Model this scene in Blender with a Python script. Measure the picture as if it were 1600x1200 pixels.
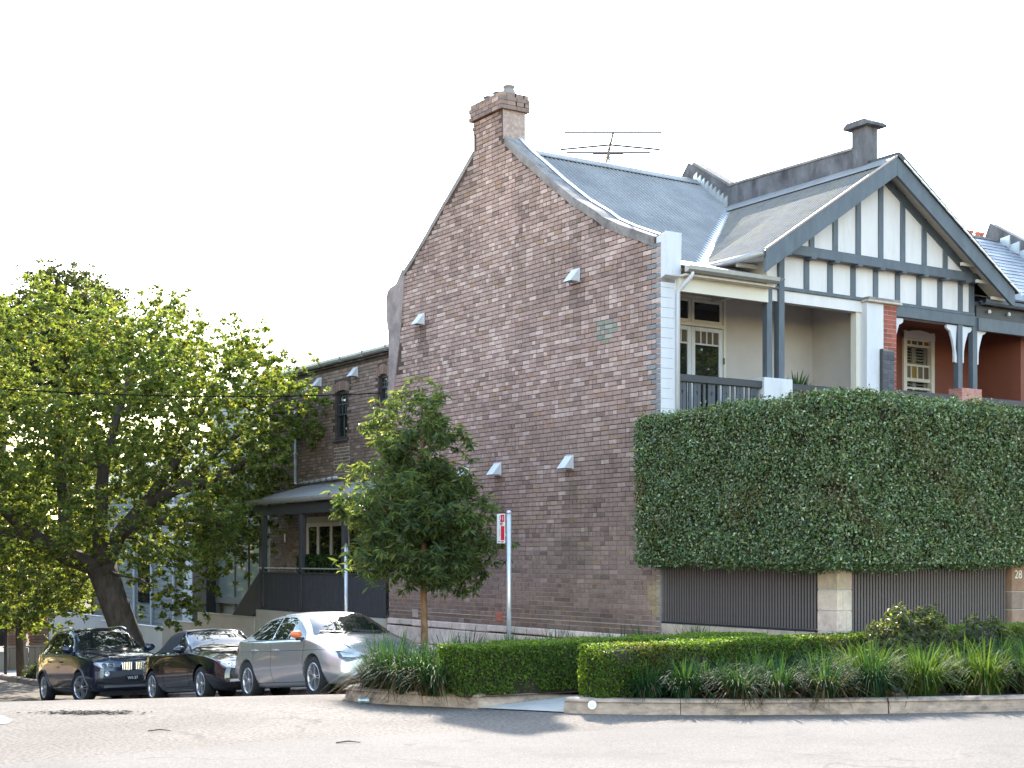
import bpy, bmesh, math, random
import numpy as np
from mathutils import Vector, Matrix
random.seed(7); RNG = np.random.default_rng(11)
for o in list(bpy.data.objects): bpy.data.objects.remove(o, do_unlink=True)
SC = bpy.context.scene
COL = SC.collection
# ------------------------------------------------------------------ camera
YAW = math.atan(1490/2280.0)
CAM = Vector((-15.68, -19.38, 1.5))
cd = bpy.data.cameras.new("camera"); cam = bpy.data.objects.new("camera", cd); COL.objects.link(cam)
cam.location = CAM; cam.rotation_euler = (math.radians(90), 0, -YAW)
cd.sensor_width = 36.0; cd.lens = 2280.0/1600.0*36.0; cd.shift_y = (872-600)/1600.0
cd.clip_start = 0.1; cd.clip_end = 2000
SC.camera = cam
# ------------------------------------------------------------------ sky and sun
SUN_EL = math.radians(33.0); SUN_AZ = YAW - math.radians(0.6)      # azimuth clockwise from +Y
w = bpy.data.worlds.new("World"); SC.world = w; w.use_nodes = True
nt = w.node_tree; nt.nodes.clear()
sky = nt.nodes.new('ShaderNodeTexSky'); sky.sky_type = 'NISHITA'; sky.sun_disc = False
sky.sun_elevation = SUN_EL; sky.sun_rotation = SUN_AZ
sky.air_density = 1.6; sky.dust_density = 0.6; sky.ozone_density = 1.0; sky.altitude = 30
bg = nt.nodes.new('ShaderNodeBackground'); bg.inputs['Strength'].default_value = 0.15
wo = nt.nodes.new('ShaderNodeOutputWorld')
nt.links.new(sky.outputs[0], bg.inputs[0]); nt.links.new(bg.outputs[0], wo.inputs[0])
sl = bpy.data.lights.new("sun", 'SUN'); sl.energy = 2.6; sl.angle = math.radians(0.53); sl.color = (1.0, 0.93, 0.82)
so = bpy.data.objects.new("sun", sl); COL.objects.link(so)
sdir = Vector((math.sin(SUN_AZ)*math.cos(SUN_EL), math.cos(SUN_AZ)*math.cos(SUN_EL), math.sin(SUN_EL)))
so.rotation_euler = (-sdir).to_track_quat('-Z', 'Y').to_euler(); so.location = (10, 20, 30)
SC.view_settings.view_transform = 'Standard'; SC.view_settings.look = 'None'
SC.view_settings.exposure = 2.42; SC.view_settings.gamma = 1.0; SC.view_settings.use_curve_mapping = False
SC.render.engine = 'CYCLES'
SC.cycles.max_bounces = 8; SC.cycles.transparent_max_bounces = 8
SC.render.resolution_x = 1024; SC.render.resolution_y = 768

# ------------------------------------------------------------------ helpers
class MB:
    def __init__(s): s.v = []; s.f = []; s.c = []
    def add(s, vs, fs, col=None):
        b = len(s.v); s.v.extend(vs); s.f.extend([tuple(i+b for i in f) for f in fs])
        s.c.extend([col or (1, 1, 1)]*len(vs)); return s
    def box(s, x0, x1, y0, y1, z0, z1, col=None):
        vs = [(x0,y0,z0),(x1,y0,z0),(x1,y1,z0),(x0,y1,z0),(x0,y0,z1),(x1,y0,z1),(x1,y1,z1),(x0,y1,z1)]
        return s.add(vs, [(0,3,2,1),(4,5,6,7),(0,1,5,4),(1,2,6,5),(2,3,7,6),(3,0,4,7)], col)
    def cbox(s, c, d, col=None, rot=None):
        hx, hy, hz = d[0]/2, d[1]/2, d[2]/2
        vs = [Vector(p) for p in [(-hx,-hy,-hz),(hx,-hy,-hz),(hx,hy,-hz),(-hx,hy,-hz),(-hx,-hy,hz),(hx,-hy,hz),(hx,hy,hz),(-hx,hy,hz)]]
        if rot: vs = [rot @ p for p in vs]
        vs = [tuple(p+Vector(c)) for p in vs]
        return s.add(vs, [(0,3,2,1),(4,5,6,7),(0,1,5,4),(1,2,6,5),(2,3,7,6),(3,0,4,7)], col)
    def prism(s, poly, axis, a, b, col=None):
        """poly: 2D points; axis 0: (y,z), 1: (x,z), 2: (x,y); extruded from a to b"""
        def P(p, t):
            return (t, p[0], p[1]) if axis == 0 else ((p[0], t, p[1]) if axis == 1 else (p[0], p[1], t))
        n = len(poly); vs = [P(p, a) for p in poly]+[P(p, b) for p in poly]
        ar = sum(poly[i][0]*poly[(i+1)%n][1]-poly[(i+1)%n][0]*poly[i][1] for i in range(n))
        fl = (ar > 0) ^ (axis == 1) ^ (b < a)
        f1 = tuple(range(n)); f2 = tuple(range(n, 2*n))
        fs = [f1[::-1] if fl else f1, f2 if fl else f2[::-1]]
        for i in range(n):
            j = (i+1) % n; q = (i, j, n+j, n+i); fs.append(q if fl else q[::-1])
        return s.add(vs, fs, col)
    def tube(s, pts, r, n=8, col=None, cap=True):
        pts = [Vector(p) for p in pts]; m = len(pts)
        rs = r if isinstance(r, (list, tuple)) else [r]*m
        vs = []; fs = []; prev = None
        for i, p in enumerate(pts):
            t = (pts[min(i+1, m-1)]-pts[max(i-1, 0)]).normalized()
            if prev is None:
                a = Vector((0,0,1)) if abs(t.z) < .9 else Vector((1,0,0)); u = t.cross(a).normalized()
            else:
                u = (prev-t*prev.dot(t)).normalized()
            prev = u; w_ = t.cross(u)
            for k in range(n):
                an = 2*math.pi*k/n; vs.append(tuple(p+(u*math.cos(an)+w_*math.sin(an))*rs[i]))
        for i in range(m-1):
            for k in range(n):
                k2 = (k+1) % n; fs.append((i*n+k, i*n+k2, (i+1)*n+k2, (i+1)*n+k))
        if cap: fs.append(tuple(range(n))[::-1]); fs.append(tuple(range((m-1)*n, m*n)))
        return s.add(vs, fs, col)
    def lathe(s, prof, c=(0,0,0), n=16, axis='z', col=None, cap=True):
        """prof: (radius, height)"""
        vs = []; fs = []; m = len(prof)
        for r, h in prof:
            for k in range(n):
                a = 2*math.pi*k/n; x, y = r*math.cos(a), r*math.sin(a)
                vs.append((c[0]+x, c[1]+y, c[2]+h) if axis == 'z' else (c[0]+y, c[1]+h, c[2]+x))
        for i in range(m-1):
            for k in range(n):
                k2 = (k+1) % n; fs.append((i*n+k, i*n+k2, (i+1)*n+k2, (i+1)*n+k))
        if cap: fs.append(tuple(range(n))[::-1]); fs.append(tuple(range((m-1)*n, m*n)))
        return s.add(vs, fs, col)
    def grid(s, fn, nu, nv, col=None, flip=False):
        vs = [tuple(fn(i/nu, j/nv)) for i in range(nu+1) for j in range(nv+1)]; fs = []
        for i in range(nu):
            for j in range(nv):
                q = (i*(nv+1)+j, (i+1)*(nv+1)+j, (i+1)*(nv+1)+j+1, i*(nv+1)+j+1)
                fs.append(q[::-1] if flip else q)
        return s.add(vs, fs, col)
    def mesh(s, name, m=None, smooth=False, bevel=0.0):
        me = bpy.data.meshes.new(name); me.from_pydata([tuple(p) for p in s.v], [], s.f)
        ca = me.color_attributes.new('Col', 'FLOAT_COLOR', 'POINT')
        ca.data.foreach_set('color', [x for c in s.c for x in (c[0], c[1], c[2], 1.0)])
        if bevel:
            bm = bmesh.new(); bm.from_mesh(me)
            bmesh.ops.bevel(bm, geom=[e for e in bm.edges], offset=bevel, segments=1, affect='EDGES', clamp_overlap=True)
            bm.to_mesh(me); bm.free()
        if m: me.materials.append(m)
        if smooth: me.polygons.foreach_set('use_smooth', [True]*len(me.polygons))
        me.update(); return me
    def build(s, name, m=None, parent=None, smooth=False, bevel=0.0, kind=None, label=None):
        o = bpy.data.objects.new(name, s.mesh(name, m, smooth, bevel)); COL.objects.link(o)
        put(o, parent)
        if kind: o['kind'] = kind
        if label: o['label'] = label
        return o
def world_origin(p):
    v = Vector((0,0,0))
    while p is not None: v += p.location; p = p.parent
    return v
def put(o, parent):
    """parent o, whose mesh is in the coordinates of the top-level empty's world"""
    if parent is None: return
    o.parent = parent
    if not parent.get('local'):
        o.location = o.location - world_origin(parent) if parent.get('is_root') else o.location
def tag(o, label, cat, group=None):
    o['label'] = label; o['category'] = cat
    if group: o['group'] = group
    return o
def thing(name, label, cat, loc=(0,0,0), group=None, local=False, rot=(0,0,0)):
    o = bpy.data.objects.new(name, None); COL.objects.link(o); o.location = loc; o.rotation_euler = rot
    o.empty_display_size = .2
    ROOTS[o.name] = local
    return tag(o, label, cat, group)
ROOTS = {}
def put(o, parent):
    if parent is None: return
    o.parent = parent
    if parent.name in ROOTS and not ROOTS[parent.name]: o.location = Vector(o.location)-Vector(parent.location)
def copy_tree(o, parent=None):
    c = o.copy(); COL.objects.link(c); c.parent = parent
    for ch in list(o.children): copy_tree(ch, c)
    return c
def struct(o): o['kind'] = 'structure'; return o

# ------------------------------------------------------------------ materials
def mat(name, col=(.5,.5,.5), rough=.6, metal=0.0, spec=.5, var=0.0, vscale=8.0, bump=0.0, bscale=60.0, attr=False, dark=None,
        dscale=2.0, dlo=.5, dhi=.7, coat=0.0, stretch=(1,1,1), detail=6.0):
    m = bpy.data.materials.new(name); m.use_nodes = True; t = m.node_tree; b = t.nodes['Principled BSDF']
    b.inputs['Roughness'].default_value = rough; b.inputs['Metallic'].default_value = metal
    b.inputs['Specular IOR Level'].default_value = spec
    if coat: b.inputs['Coat Weight'].default_value = coat; b.inputs['Coat Roughness'].default_value = .03
    rgb = t.nodes.new('ShaderNodeRGB'); rgb.outputs[0].default_value = (*col, 1); out = rgb.outputs[0]
    tc = t.nodes.new('ShaderNodeTexCoord'); mp = t.nodes.new('ShaderNodeMapping'); mp.inputs['Scale'].default_value = stretch
    t.links.new(tc.outputs['Object'], mp.inputs[0])
    if attr:
        a = t.nodes.new('ShaderNodeVertexColor'); a.layer_name = 'Col'
        mx = t.nodes.new('ShaderNodeMix'); mx.data_type = 'RGBA'; mx.blend_type = 'MULTIPLY'; mx.inputs[0].default_value = 1
        t.links.new(out, mx.inputs[6]); t.links.new(a.outputs[0], mx.inputs[7]); out = mx.outputs[2]
    if var:
        n = t.nodes.new('ShaderNodeTexNoise'); n.inputs['Scale'].default_value = vscale; n.inputs['Detail'].default_value = detail
        n.inputs['Roughness'].default_value = .65
        t.links.new(mp.outputs[0], n.inputs[0])
        mr = t.nodes.new('ShaderNodeMapRange'); mr.inputs[1].default_value = .3; mr.inputs[2].default_value = .7
        mr.inputs[3].default_value = 1-var; mr.inputs[4].default_value = 1+var; t.links.new(n.outputs[0], mr.inputs[0])
        mx = t.nodes.new('ShaderNodeVectorMath'); mx.operation = 'SCALE'
        t.links.new(out, mx.inputs[0]); t.links.new(mr.outputs[0], mx.inputs['Scale']); out = mx.outputs[0]
    if dark:
        n = t.nodes.new('ShaderNodeTexNoise'); n.inputs['Scale'].default_value = dscale; n.inputs['Detail'].default_value = 8
        n.inputs['Roughness'].default_value = .7
        t.links.new(mp.outputs[0], n.inputs[0])
        mr = t.nodes.new('ShaderNodeMapRange'); mr.inputs[1].default_value = dlo; mr.inputs[2].default_value = dhi; mr.clamp = True
        t.links.new(n.outputs[0], mr.inputs[0])
        mx = t.nodes.new('ShaderNodeMix'); mx.data_type = 'RGBA'; t.links.new(mr.outputs[0], mx.inputs[0])
        t.links.new(out, mx.inputs[6]); mx.inputs[7].default_value = (*dark, 1); out = mx.outputs[2]
    t.links.new(out, b.inputs['Base Color'])
    if bump:
        n = t.nodes.new('ShaderNodeTexNoise'); n.inputs['Scale'].default_value = bscale; n.inputs['Detail'].default_value = 5
        t.links.new(mp.outputs[0], n.inputs[0])
        bp = t.nodes.new('ShaderNodeBump'); bp.inputs['Strength'].default_value = bump; bp.inputs['Distance'].default_value = .01
        t.links.new(n.outputs[0], bp.inputs['Height']); t.links.new(bp.outputs[0], b.inputs['Normal'])
    return m
def leafmat(name, trans=.45, rough=.55, boost=(1.5,1.35,.5), spec=.22):
    m = bpy.data.materials.new(name); m.use_nodes = True; t = m.node_tree; b = t.nodes['Principled BSDF']
    b.inputs['Roughness'].default_value = rough; b.inputs['Specular IOR Level'].default_value = spec
    a = t.nodes.new('ShaderNodeVertexColor'); a.layer_name = 'Col'
    t.links.new(a.outputs[0], b.inputs['Base Color'])
    tr = t.nodes.new('ShaderNodeBsdfTranslucent')
    mu = t.nodes.new('ShaderNodeMix'); mu.data_type = 'RGBA'; mu.blend_type = 'MULTIPLY'; mu.inputs[0].default_value = 1
    t.links.new(a.outputs[0], mu.inputs[6]); mu.inputs[7].default_value = (*[x*1.6 for x in boost], 1); t.links.new(mu.outputs[2], tr.inputs[0])
    ms = t.nodes.new('ShaderNodeMixShader'); ms.inputs[0].default_value = trans
    t.links.new(b.outputs[0], ms.inputs[1]); t.links.new(tr.outputs[0], ms.inputs[2])
    t.links.new(ms.outputs[0], t.nodes['Material Output'].inputs[0]); return m
def glassmat(name, col=(.02,.025,.03), rough=.02, mix=.0, spec=.8):
    """dark glazing: a glossy, slightly see-through pane"""
    m = bpy.data.materials.new(name); m.use_nodes = True; t = m.node_tree; b = t.nodes['Principled BSDF']
    b.inputs['Base Color'].default_value = (*col, 1); b.inputs['Roughness'].default_value = rough
    b.inputs['Specular IOR Level'].default_value = spec
    if mix:
        tp = t.nodes.new('ShaderNodeBsdfTransparent'); ms = t.nodes.new('ShaderNodeMixShader'); ms.inputs[0].default_value = mix
        t.links.new(b.outputs[0], ms.inputs[1]); t.links.new(tp.outputs[0], ms.inputs[2])
        t.links.new(ms.outputs[0], t.nodes['Material Output'].inputs[0])
    return m
def leaf_obj(name, cen, nrm, size, aspect, cols, m, parent=None, kind=None):
    """many leaves: each a diamond of two triangles folded along its midrib"""
    me = leaf_mesh(name, cen, nrm, size, aspect, cols, m)
    o = bpy.data.objects.new(name, me); COL.objects.link(o); put(o, parent)
    if kind: o['kind'] = kind
    return o
def leaf_mesh(name, cen, nrm, size, aspect, cols, m, along=None, fold=.25):
    N = len(cen); nrm = nrm/np.linalg.norm(nrm, axis=1, keepdims=True)
    rv = RNG.normal(size=(N,3)) if along is None else along
    u = rv-nrm*np.sum(rv*nrm, axis=1, keepdims=True); u /= (np.linalg.norm(u, axis=1, keepdims=True)+1e-9)
    v = np.cross(nrm, u); L = size[:,None]; W = L*aspect
    P = np.empty((N,4,3))
    P[:,0] = cen-u*L*.5; P[:,1] = cen+v*W*.5+nrm*W*fold; P[:,2] = cen+u*L*.5-nrm*L*.08; P[:,3] = cen-v*W*.5+nrm*W*fold
    me = bpy.data.meshes.new(name); me.vertices.add(4*N); me.vertices.foreach_set('co', P.reshape(-1))
    me.loops.add(6*N); base = (np.arange(N)*4)[:,None]
    idx = np.concatenate([base+0, base+2, base+1, base+0, base+3, base+2], axis=1).reshape(-1).astype(np.int32)
    me.loops.foreach_set('vertex_index', idx); me.polygons.add(2*N)
    me.polygons.foreach_set('loop_start', np.arange(0, 6*N, 3, dtype=np.int32)); me.polygons.foreach_set('loop_total', np.full(2*N, 3, np.int32))
    ca = me.color_attributes.new('Col', 'FLOAT_COLOR', 'POINT')
    cc = np.ones((N,4,4)); cc[:,:,:3] = cols[:,None,:]; ca.data.foreach_set('color', cc.reshape(-1))
    me.materials.append(m); me.update(); me.validate(); return me
def jit(c, a):
    k = 1+random.uniform(-a, a); return tuple(max(0, x*k*(1+random.uniform(-.03, .03))) for x in c)
def lerp(a, b, t): return a+(b-a)*t
def interp(xs, ys, x):
    if x <= xs[0]: return ys[0]
    for i in range(len(xs)-1):
        if x <= xs[i+1]: return lerp(ys[i], ys[i+1], (x-xs[i])/(xs[i+1]-xs[i]))
    return ys[-1]
def ramp(t, w=2.25): return (math.sqrt(t*t+w)+t)/2
def road_z(y, x=-5.0):
    k = -5.8-.35*(min(-5.0, max(-16.0, x))+5.0)          # the crown of the cross street runs askew
    return -.096*ramp(y-k)+.072*ramp(y-16.0, 9.0)+.024*ramp(y-60, 60.0)
# ------------------------------------------------------------------ common materials
M = {}
M['asphalt'] = mat('asphalt', (.128,.104,.087), .9, var=.75, vscale=27, bump=.5, bscale=220, dark=(.20,.168,.143), dscale=34, dlo=.5, dhi=.62, spec=.2)
M['asphalt_light'] = mat('asphalt_light', (.142,.121,.106), .9, var=.45, vscale=60, bump=.35, bscale=250, dark=(.098,.084,.074), dscale=1.2, dlo=.52, dhi=.8, spec=.2)
M['earth'] = mat('earth', (.10,.075,.055), .95, var=.4, vscale=6, bump=.8, bscale=30, spec=.1)
M['concrete'] = mat('concrete', (.42,.38,.34), .85, var=.18, vscale=5, bump=.25, bscale=120, dark=(.26,.23,.20), dscale=2.5, dlo=.52, dhi=.75, spec=.25)
M['kerb'] = mat('kerb_concrete', (.35,.262,.212), .85, var=.3, vscale=7, bump=.4, bscale=90, dark=(.13,.105,.092), dscale=4.5, dlo=.48, dhi=.68, spec=.25, stretch=(1,1,2))
M['white_paint'] = mat('road_paint', (.72,.70,.66), .8, var=.15, vscale=30)
def add_cracks(m, sc=.33, amount=.55, patch=.16):
    """fine irregular cracks and broad worn patches in a road surface"""
    t = m.node_tree; b_ = t.nodes['Principled BSDF']; src = b_.inputs['Base Color'].links[0].from_socket
    tc = t.nodes.new('ShaderNodeTexCoord'); n = t.nodes.new('ShaderNodeTexNoise'); n.inputs['Scale'].default_value = 1.6; n.inputs['Detail'].default_value = 6
    t.links.new(tc.outputs['Object'], n.inputs[0])
    ad = t.nodes.new('ShaderNodeVectorMath'); ad.operation = 'MULTIPLY_ADD'; ad.inputs[1].default_value = (1.1,1.1,0); t.links.new(n.outputs[1], ad.inputs[0]); t.links.new(tc.outputs['Object'], ad.inputs[2])
    v = t.nodes.new('ShaderNodeTexVoronoi'); v.feature = 'DISTANCE_TO_EDGE'; v.inputs['Scale'].default_value = sc; t.links.new(ad.outputs[0], v.inputs['Vector'])
    mr = t.nodes.new('ShaderNodeMapRange'); mr.inputs[1].default_value = .0; mr.inputs[2].default_value = .006; mr.inputs[3].default_value = amount; mr.inputs[4].default_value = 0; t.links.new(v.outputs['Distance'], mr.inputs[0])
    n2 = t.nodes.new('ShaderNodeTexNoise'); n2.inputs['Scale'].default_value = .55; n2.inputs['Detail'].default_value = 4; t.links.new(tc.outputs['Object'], n2.inputs[0])
    gate = t.nodes.new('ShaderNodeMapRange'); gate.inputs[1].default_value = .46; gate.inputs[2].default_value = .58; t.links.new(n2.outputs[0], gate.inputs[0])
    mu = t.nodes.new('ShaderNodeMath'); mu.operation = 'MULTIPLY'; t.links.new(mr.outputs[0], mu.inputs[0]); t.links.new(gate.outputs[0], mu.inputs[1])
    mx = t.nodes.new('ShaderNodeMix'); mx.data_type = 'RGBA'; t.links.new(mu.outputs[0], mx.inputs[0]); t.links.new(src, mx.inputs[6]); mx.inputs[7].default_value = (.03,.026,.023,1)
    pr = t.nodes.new('ShaderNodeMapRange'); pr.inputs[1].default_value = .35; pr.inputs[2].default_value = .65; pr.inputs[3].default_value = 1-patch; pr.inputs[4].default_value = 1+patch; t.links.new(n2.outputs[0], pr.inputs[0])
    sc_ = t.nodes.new('ShaderNodeVectorMath'); sc_.operation = 'SCALE'; t.links.new(mx.outputs[2], sc_.inputs[0]); t.links.new(pr.outputs[0], sc_.inputs['Scale'])
    t.links.new(sc_.outputs[0], b_.inputs['Base Color'])
add_cracks(M['asphalt']); add_cracks(M['asphalt_light'], .22, .4, .10)
# ------------------------------------------------------------------ ground, road
xs = [-320,-160,-90,-60]+[x for x in range(-46,26,2)]+[34,48,70,120,220,320]
ys = [-320,-160,-80,-50,-36]+[y*.75 for y in range(-36,30)]+[24,28,34,42,52,66,90,140,220,320]
b = MB(); n = len(ys)
b.add([(x,y,road_z(y,x)-.03) for x in xs for y in ys], [(i*n+j,(i+1)*n+j,(i+1)*n+j+1,i*n+j+1) for i in range(len(xs)-1) for j in range(n-1)])
struct(b.build('ground', M['earth'], smooth=True))
b = MB()
def rd(u, v):
    x = lerp(-42, 24, u); y = lerp(-34, 62, v); return (x, y, road_z(y,x))
b.grid(rd, 66, 192)
struct(b.build('road', M['asphalt'], smooth=True))
def px_ground(x, y, z=0.0):          # a point of the ground under a line of sight, used only to lay out outlines
    D = (CAM.z-z)*2280.0/(y-872); u = (x-800)/2280.0; C_, S_ = math.cos(YAW), math.sin(YAW)
    return (CAM.x+(u*C_+S_)*D, CAM.y+(-u*S_+C_)*D)
# paler newer surface of the cross street in the foreground
edge = [(-40,1199),(120,1186),(300,1170),(450,1157),(600,1150),(700,1144),(830,1148),(960,1140),(1100,1128),(1300,1123),(1600,1119),(1900,1112)]
ed = [px_ground(*p) for p in edge]
b = MB(); q = []
for i, (x, y) in enumerate(ed):
    q.append((x, y)); 
fx, fy = math.sin(YAW), math.cos(YAW)
vs = []; fs = []
NS = 8
for (x, y) in q:
    for k in range(NS+1):
        t = k/NS; X = x-fx*t*9; Y = y-fy*t*9; vs.append((X, Y, road_z(Y,X)+.004))
for i in range(len(q)-1):
    for k in range(NS):
        a = i*(NS+1)+k; fs.append((a, a+1, a+NS+2, a+NS+1))
b.add(vs, fs); struct(b.build('road_resurfaced_strip', M['asphalt_light']))
# painted line end at the far left
pl = [px_ground(x, y) for x, y in [(-60,1116),(2,1117),(19,1124),(14,1130),(-60,1133)]]
b = MB(); b.add([(x, y, road_z(y,x)+.008) for x, y in pl], [tuple(range(len(pl)))[::-1]])
struct(b.build('painted_road_marking', M['white_paint']))
# ------------------------------------------------------------------ footpath, beds, kerbs
KERB_R = [(0.5,-12.0),(-1.6,-11.05),(-3.65,-10.15),(-4.27,-9.88),(-5.34,-9.4),(-5.99,-9.03),(-6.51,-8.70),(-6.98,-8.34),(-7.36,-8.0),(-7.5,-7.78)]
PATH_R = [(-7.5,-7.78),(-6.6,-7.72),(-5.2,-7.7),(-3.6,-7.66)]
PATH_L = [(-7.98,-6.95),(-7.2,-6.98),(-6.4,-6.99),(-5.4,-6.98),(-3.6,-6.95)]
KERB_L = [(-7.98,-6.95),(-8.12,-6.63),(-8.36,-6.25),(-8.51,-5.95),(-8.6,-5.55),(-8.55,-5.1),(-8.2,-4.6),(-7.4,-3.9),(-6.2,-3.0),(-5.0,-2.05),(-4.25,-1.1),(-3.9,.1),(-3.85,1.5),(-3.85,6),(-3.85,12),(-3.85,18),(-3.85,26),(-3.85,36),(-3.85,55)]
def sheet(name, poly, dz, m, kind='structure', sub=.6):
    """a ground sheet: outline triangulated, then subdivided to follow the fall of the street"""
    bm = bmesh.new(); vs = [bm.verts.new((x, y, 0)) for x, y in poly]; f = bm.faces.new(vs)
    bmesh.ops.triangulate(bm, faces=[f])
    for _ in range(6):
        es = [e for e in bm.edges if e.calc_length() > sub*2 and (max(v.co.y for v in e.verts) > -8)]
        if not es: break
        bmesh.ops.subdivide_edges(bm, edges=es, cuts=1); bmesh.ops.triangulate(bm, faces=bm.faces[:])
    for v in bm.verts: v.co.z = road_z(v.co.y,v.co.x)+dz
    bmesh.ops.recalc_face_normals(bm, faces=bm.faces[:])
    me = bpy.data.meshes.new(name); bm.to_mesh(me); bm.free()
    if me.polygons and me.polygons[0].normal.z < 0: me.flip_normals()
    me.materials.append(m); o = bpy.data.objects.new(name, me); COL.objects.link(o); o['kind'] = kind; return o
sheet('planting_bed', KERB_R+PATH_R+[(-3.6,-6.6),(30,-6.6),(30,-12.0)], .115, M['earth'])
sheet('planting_bed', PATH_L[::-1]+KERB_L[1:13]+[(-2.2,1.5),(-2.2,-4.8),(-3.6,-5.6)], .115, M['earth'])
sheet('footpath', [(-3.6,-6.6),(-3.6,-5.6),(-2.2,-4.8),(-2.2,1.5),(-3.85,1.5)]+KERB_L[13:]+[(.5,55),(.5,8),(.5,-4.0),(30,-4.0),(30,-6.6)], .12, M['concrete'])
# sloping path through the beds
b = MB()
NP = 12
def prow(t):
    x = lerp(-7.72, -3.6, t); return x
vs = []; fs = []
for i in range(NP+1):
    t = i/NP
    xr = interp([0,1], [-7.5,-3.6], t); xl = interp([0,1], [-7.98,-3.6], t)
    yr = interp([p[0] for p in PATH_R], [p[1] for p in PATH_R], xr); yl = interp([p[0] for p in PATH_L], [p[1] for p in PATH_L], xl)
    for k in range(5):
        s = k/4; x = lerp(xr, xl, s); y = lerp(yr, yl, s); vs.append((x, y, road_z(y,x)+.012+.11*min(1, t*2.2)))
for i in range(NP):
    for k in range(4): a = i*5+k; fs.append((a, a+5, a+6, a+1))
b.add(vs, fs); struct(b.build('path_through_beds', M['concrete'], smooth=True))
def offset_line(line, d):
    out = []
    for i, p in enumerate(line):
        a = Vector(line[max(i-1, 0)]); c = Vector(line[min(i+1, len(line)-1)]); t = (c-a).normalized(); nrm = Vector((t.y, -t.x))
        out.append((p[0]+nrm.x*d, p[1]+nrm.y*d))
    return out
def densify(line, step):
    out = [line[0]]
    for a, c in zip(line, line[1:]):
        L = math.dist(a, c); k = max(1, int(L/step))
        for i in range(1, k+1): out.append((lerp(a[0], c[0], i/k), lerp(a[1], c[1], i/k)))
    return out
def smooth_line(line, it=2):
    for _ in range(it):
        out = [line[0]]
        for a, c in zip(line, line[1:]):
            out += [(a[0]*.75+c[0]*.25, a[1]*.75+c[1]*.25), (a[0]*.25+c[0]*.75, a[1]*.25+c[1]*.75)]
        out.append(line[-1]); line = out
    return line
def kerb(root, line, inside, h=.145, piece=1.9, taper0=False, taper1=False):
    """concrete kerb pieces with thin joints, rounded nosing; inside = +1/-1 side of the bed"""
    line = densify(smooth_line(line), .22)
    prof = [(0.0,-.05),(.008,.06),(.018,h-.035),(.032,h-.012),(.058,h),(.16,h+.002),(.16,-.05)]
    offs = [offset_line(line, d*inside) for d, _ in prof]
    acc = 0; seg = [0]; L = 0
    for i in range(1, len(line)):
        L += math.dist(line[i-1], line[i])
        if L > piece or i == len(line)-1: seg.append(i); L = 0
    for si, (i0, i1) in enumerate(zip(seg, seg[1:])):
        b = MB(); vs = []; fs = []; m = len(prof)
        for i in range(i0, i1+1):
            for k, (d, z) in enumerate(prof):
                x, y = offs[k][i]
                if i == i1 and i1 != len(line)-1:         # joint
                    x0, y0 = offs[k][i-1]; x = lerp(x0, x, .955); y = lerp(y0, y, .955)
                zz = z
                if taper0 and z > 0: zz = z*min(1, (i+1)/6)
                if taper1 and z > 0: zz = z*min(1, max(.05, (len(line)-1-i)/10))
                vs.append((x, y, road_z(y,x)+zz))
        r = i1-i0+1
        for i in range(r-1):
            for k in range(m-1):
                q = (i*m+k, (i+1)*m+k, (i+1)*m+k+1, i*m+k+1); fs.append(q if inside > 0 else q[::-1])
        fs.append(tuple(range(m))); fs.append(tuple(range((r-1)*m, r*m))[::-1])
        b.add(vs, fs); b.build('kerb_piece', M['kerb'], root, smooth=False)
kr = bpy.data.objects.new('kerb', None); COL.objects.link(kr); struct(kr); ROOTS['kerb'] = True
kerb(kr, KERB_R, 1)
kerb(kr, KERB_L, 1)
kerb(kr, PATH_L[:4], -1, h=.12, taper1=True)
# ------------------------------------------------------------------ house materials
M['brick'] = mat('brick', (1,1,1), .85, attr=True, var=.16, vscale=9, bump=.5, bscale=45, spec=.25)
M['mortar'] = mat('mortar', (.085,.062,.052), .95, var=.3, vscale=6, bump=.5, bscale=40, spec=.1)
def mortar_mat():
    m = M['mortar']; t = m.node_tree; b_ = t.nodes['Principled BSDF']; src = b_.inputs['Base Color'].links[0].from_socket
    tc = t.nodes.new('ShaderNodeTexCoord'); sp = t.nodes.new('ShaderNodeSeparateXYZ'); t.links.new(tc.outputs['Object'], sp.inputs[0])
    n = t.nodes.new('ShaderNodeTexNoise'); n.inputs['Scale'].default_value = .7; n.inputs['Detail'].default_value = 5; t.links.new(tc.outputs['Object'], n.inputs[0])
    ad = t.nodes.new('ShaderNodeMath'); ad.operation = 'MULTIPLY_ADD'; t.links.new(n.outputs[0], ad.inputs[0]); ad.inputs[1].default_value = 3.0; t.links.new(sp.outputs[2], ad.inputs[2])
    mr = t.nodes.new('ShaderNodeMapRange'); mr.inputs[1].default_value = 4.2; mr.inputs[2].default_value = 1.6; t.links.new(ad.outputs[0], mr.inputs[0])
    mx = t.nodes.new('ShaderNodeMix'); mx.data_type = 'RGBA'; t.links.new(mr.outputs[0], mx.inputs[0]); t.links.new(src, mx.inputs[6]); mx.inputs[7].default_value = (.50,.40,.33,1)
    t.links.new(mx.outputs[2], b_.inputs['Base Color'])
mortar_mat()     # the lower courses are repointed in paler mortar
M['render'] = mat('grey_render', (.24,.215,.205), .9, var=.25, vscale=3, bump=.4, bscale=60, dark=(.10,.09,.088), dscale=1.6, dlo=.48, dhi=.7, spec=.2)
M['render_light'] = mat('chimney_render', (.36,.27,.24), .9, var=.3, vscale=14, bump=.6, bscale=40, spec=.2)
M['cement'] = mat('weathered_cement', (.13,.125,.135), .9, var=.3, vscale=4, bump=.4, bscale=50, dark=(.05,.047,.05), dscale=2.2, dlo=.45, dhi=.68, spec=.2, stretch=(1,1,.5))
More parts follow.
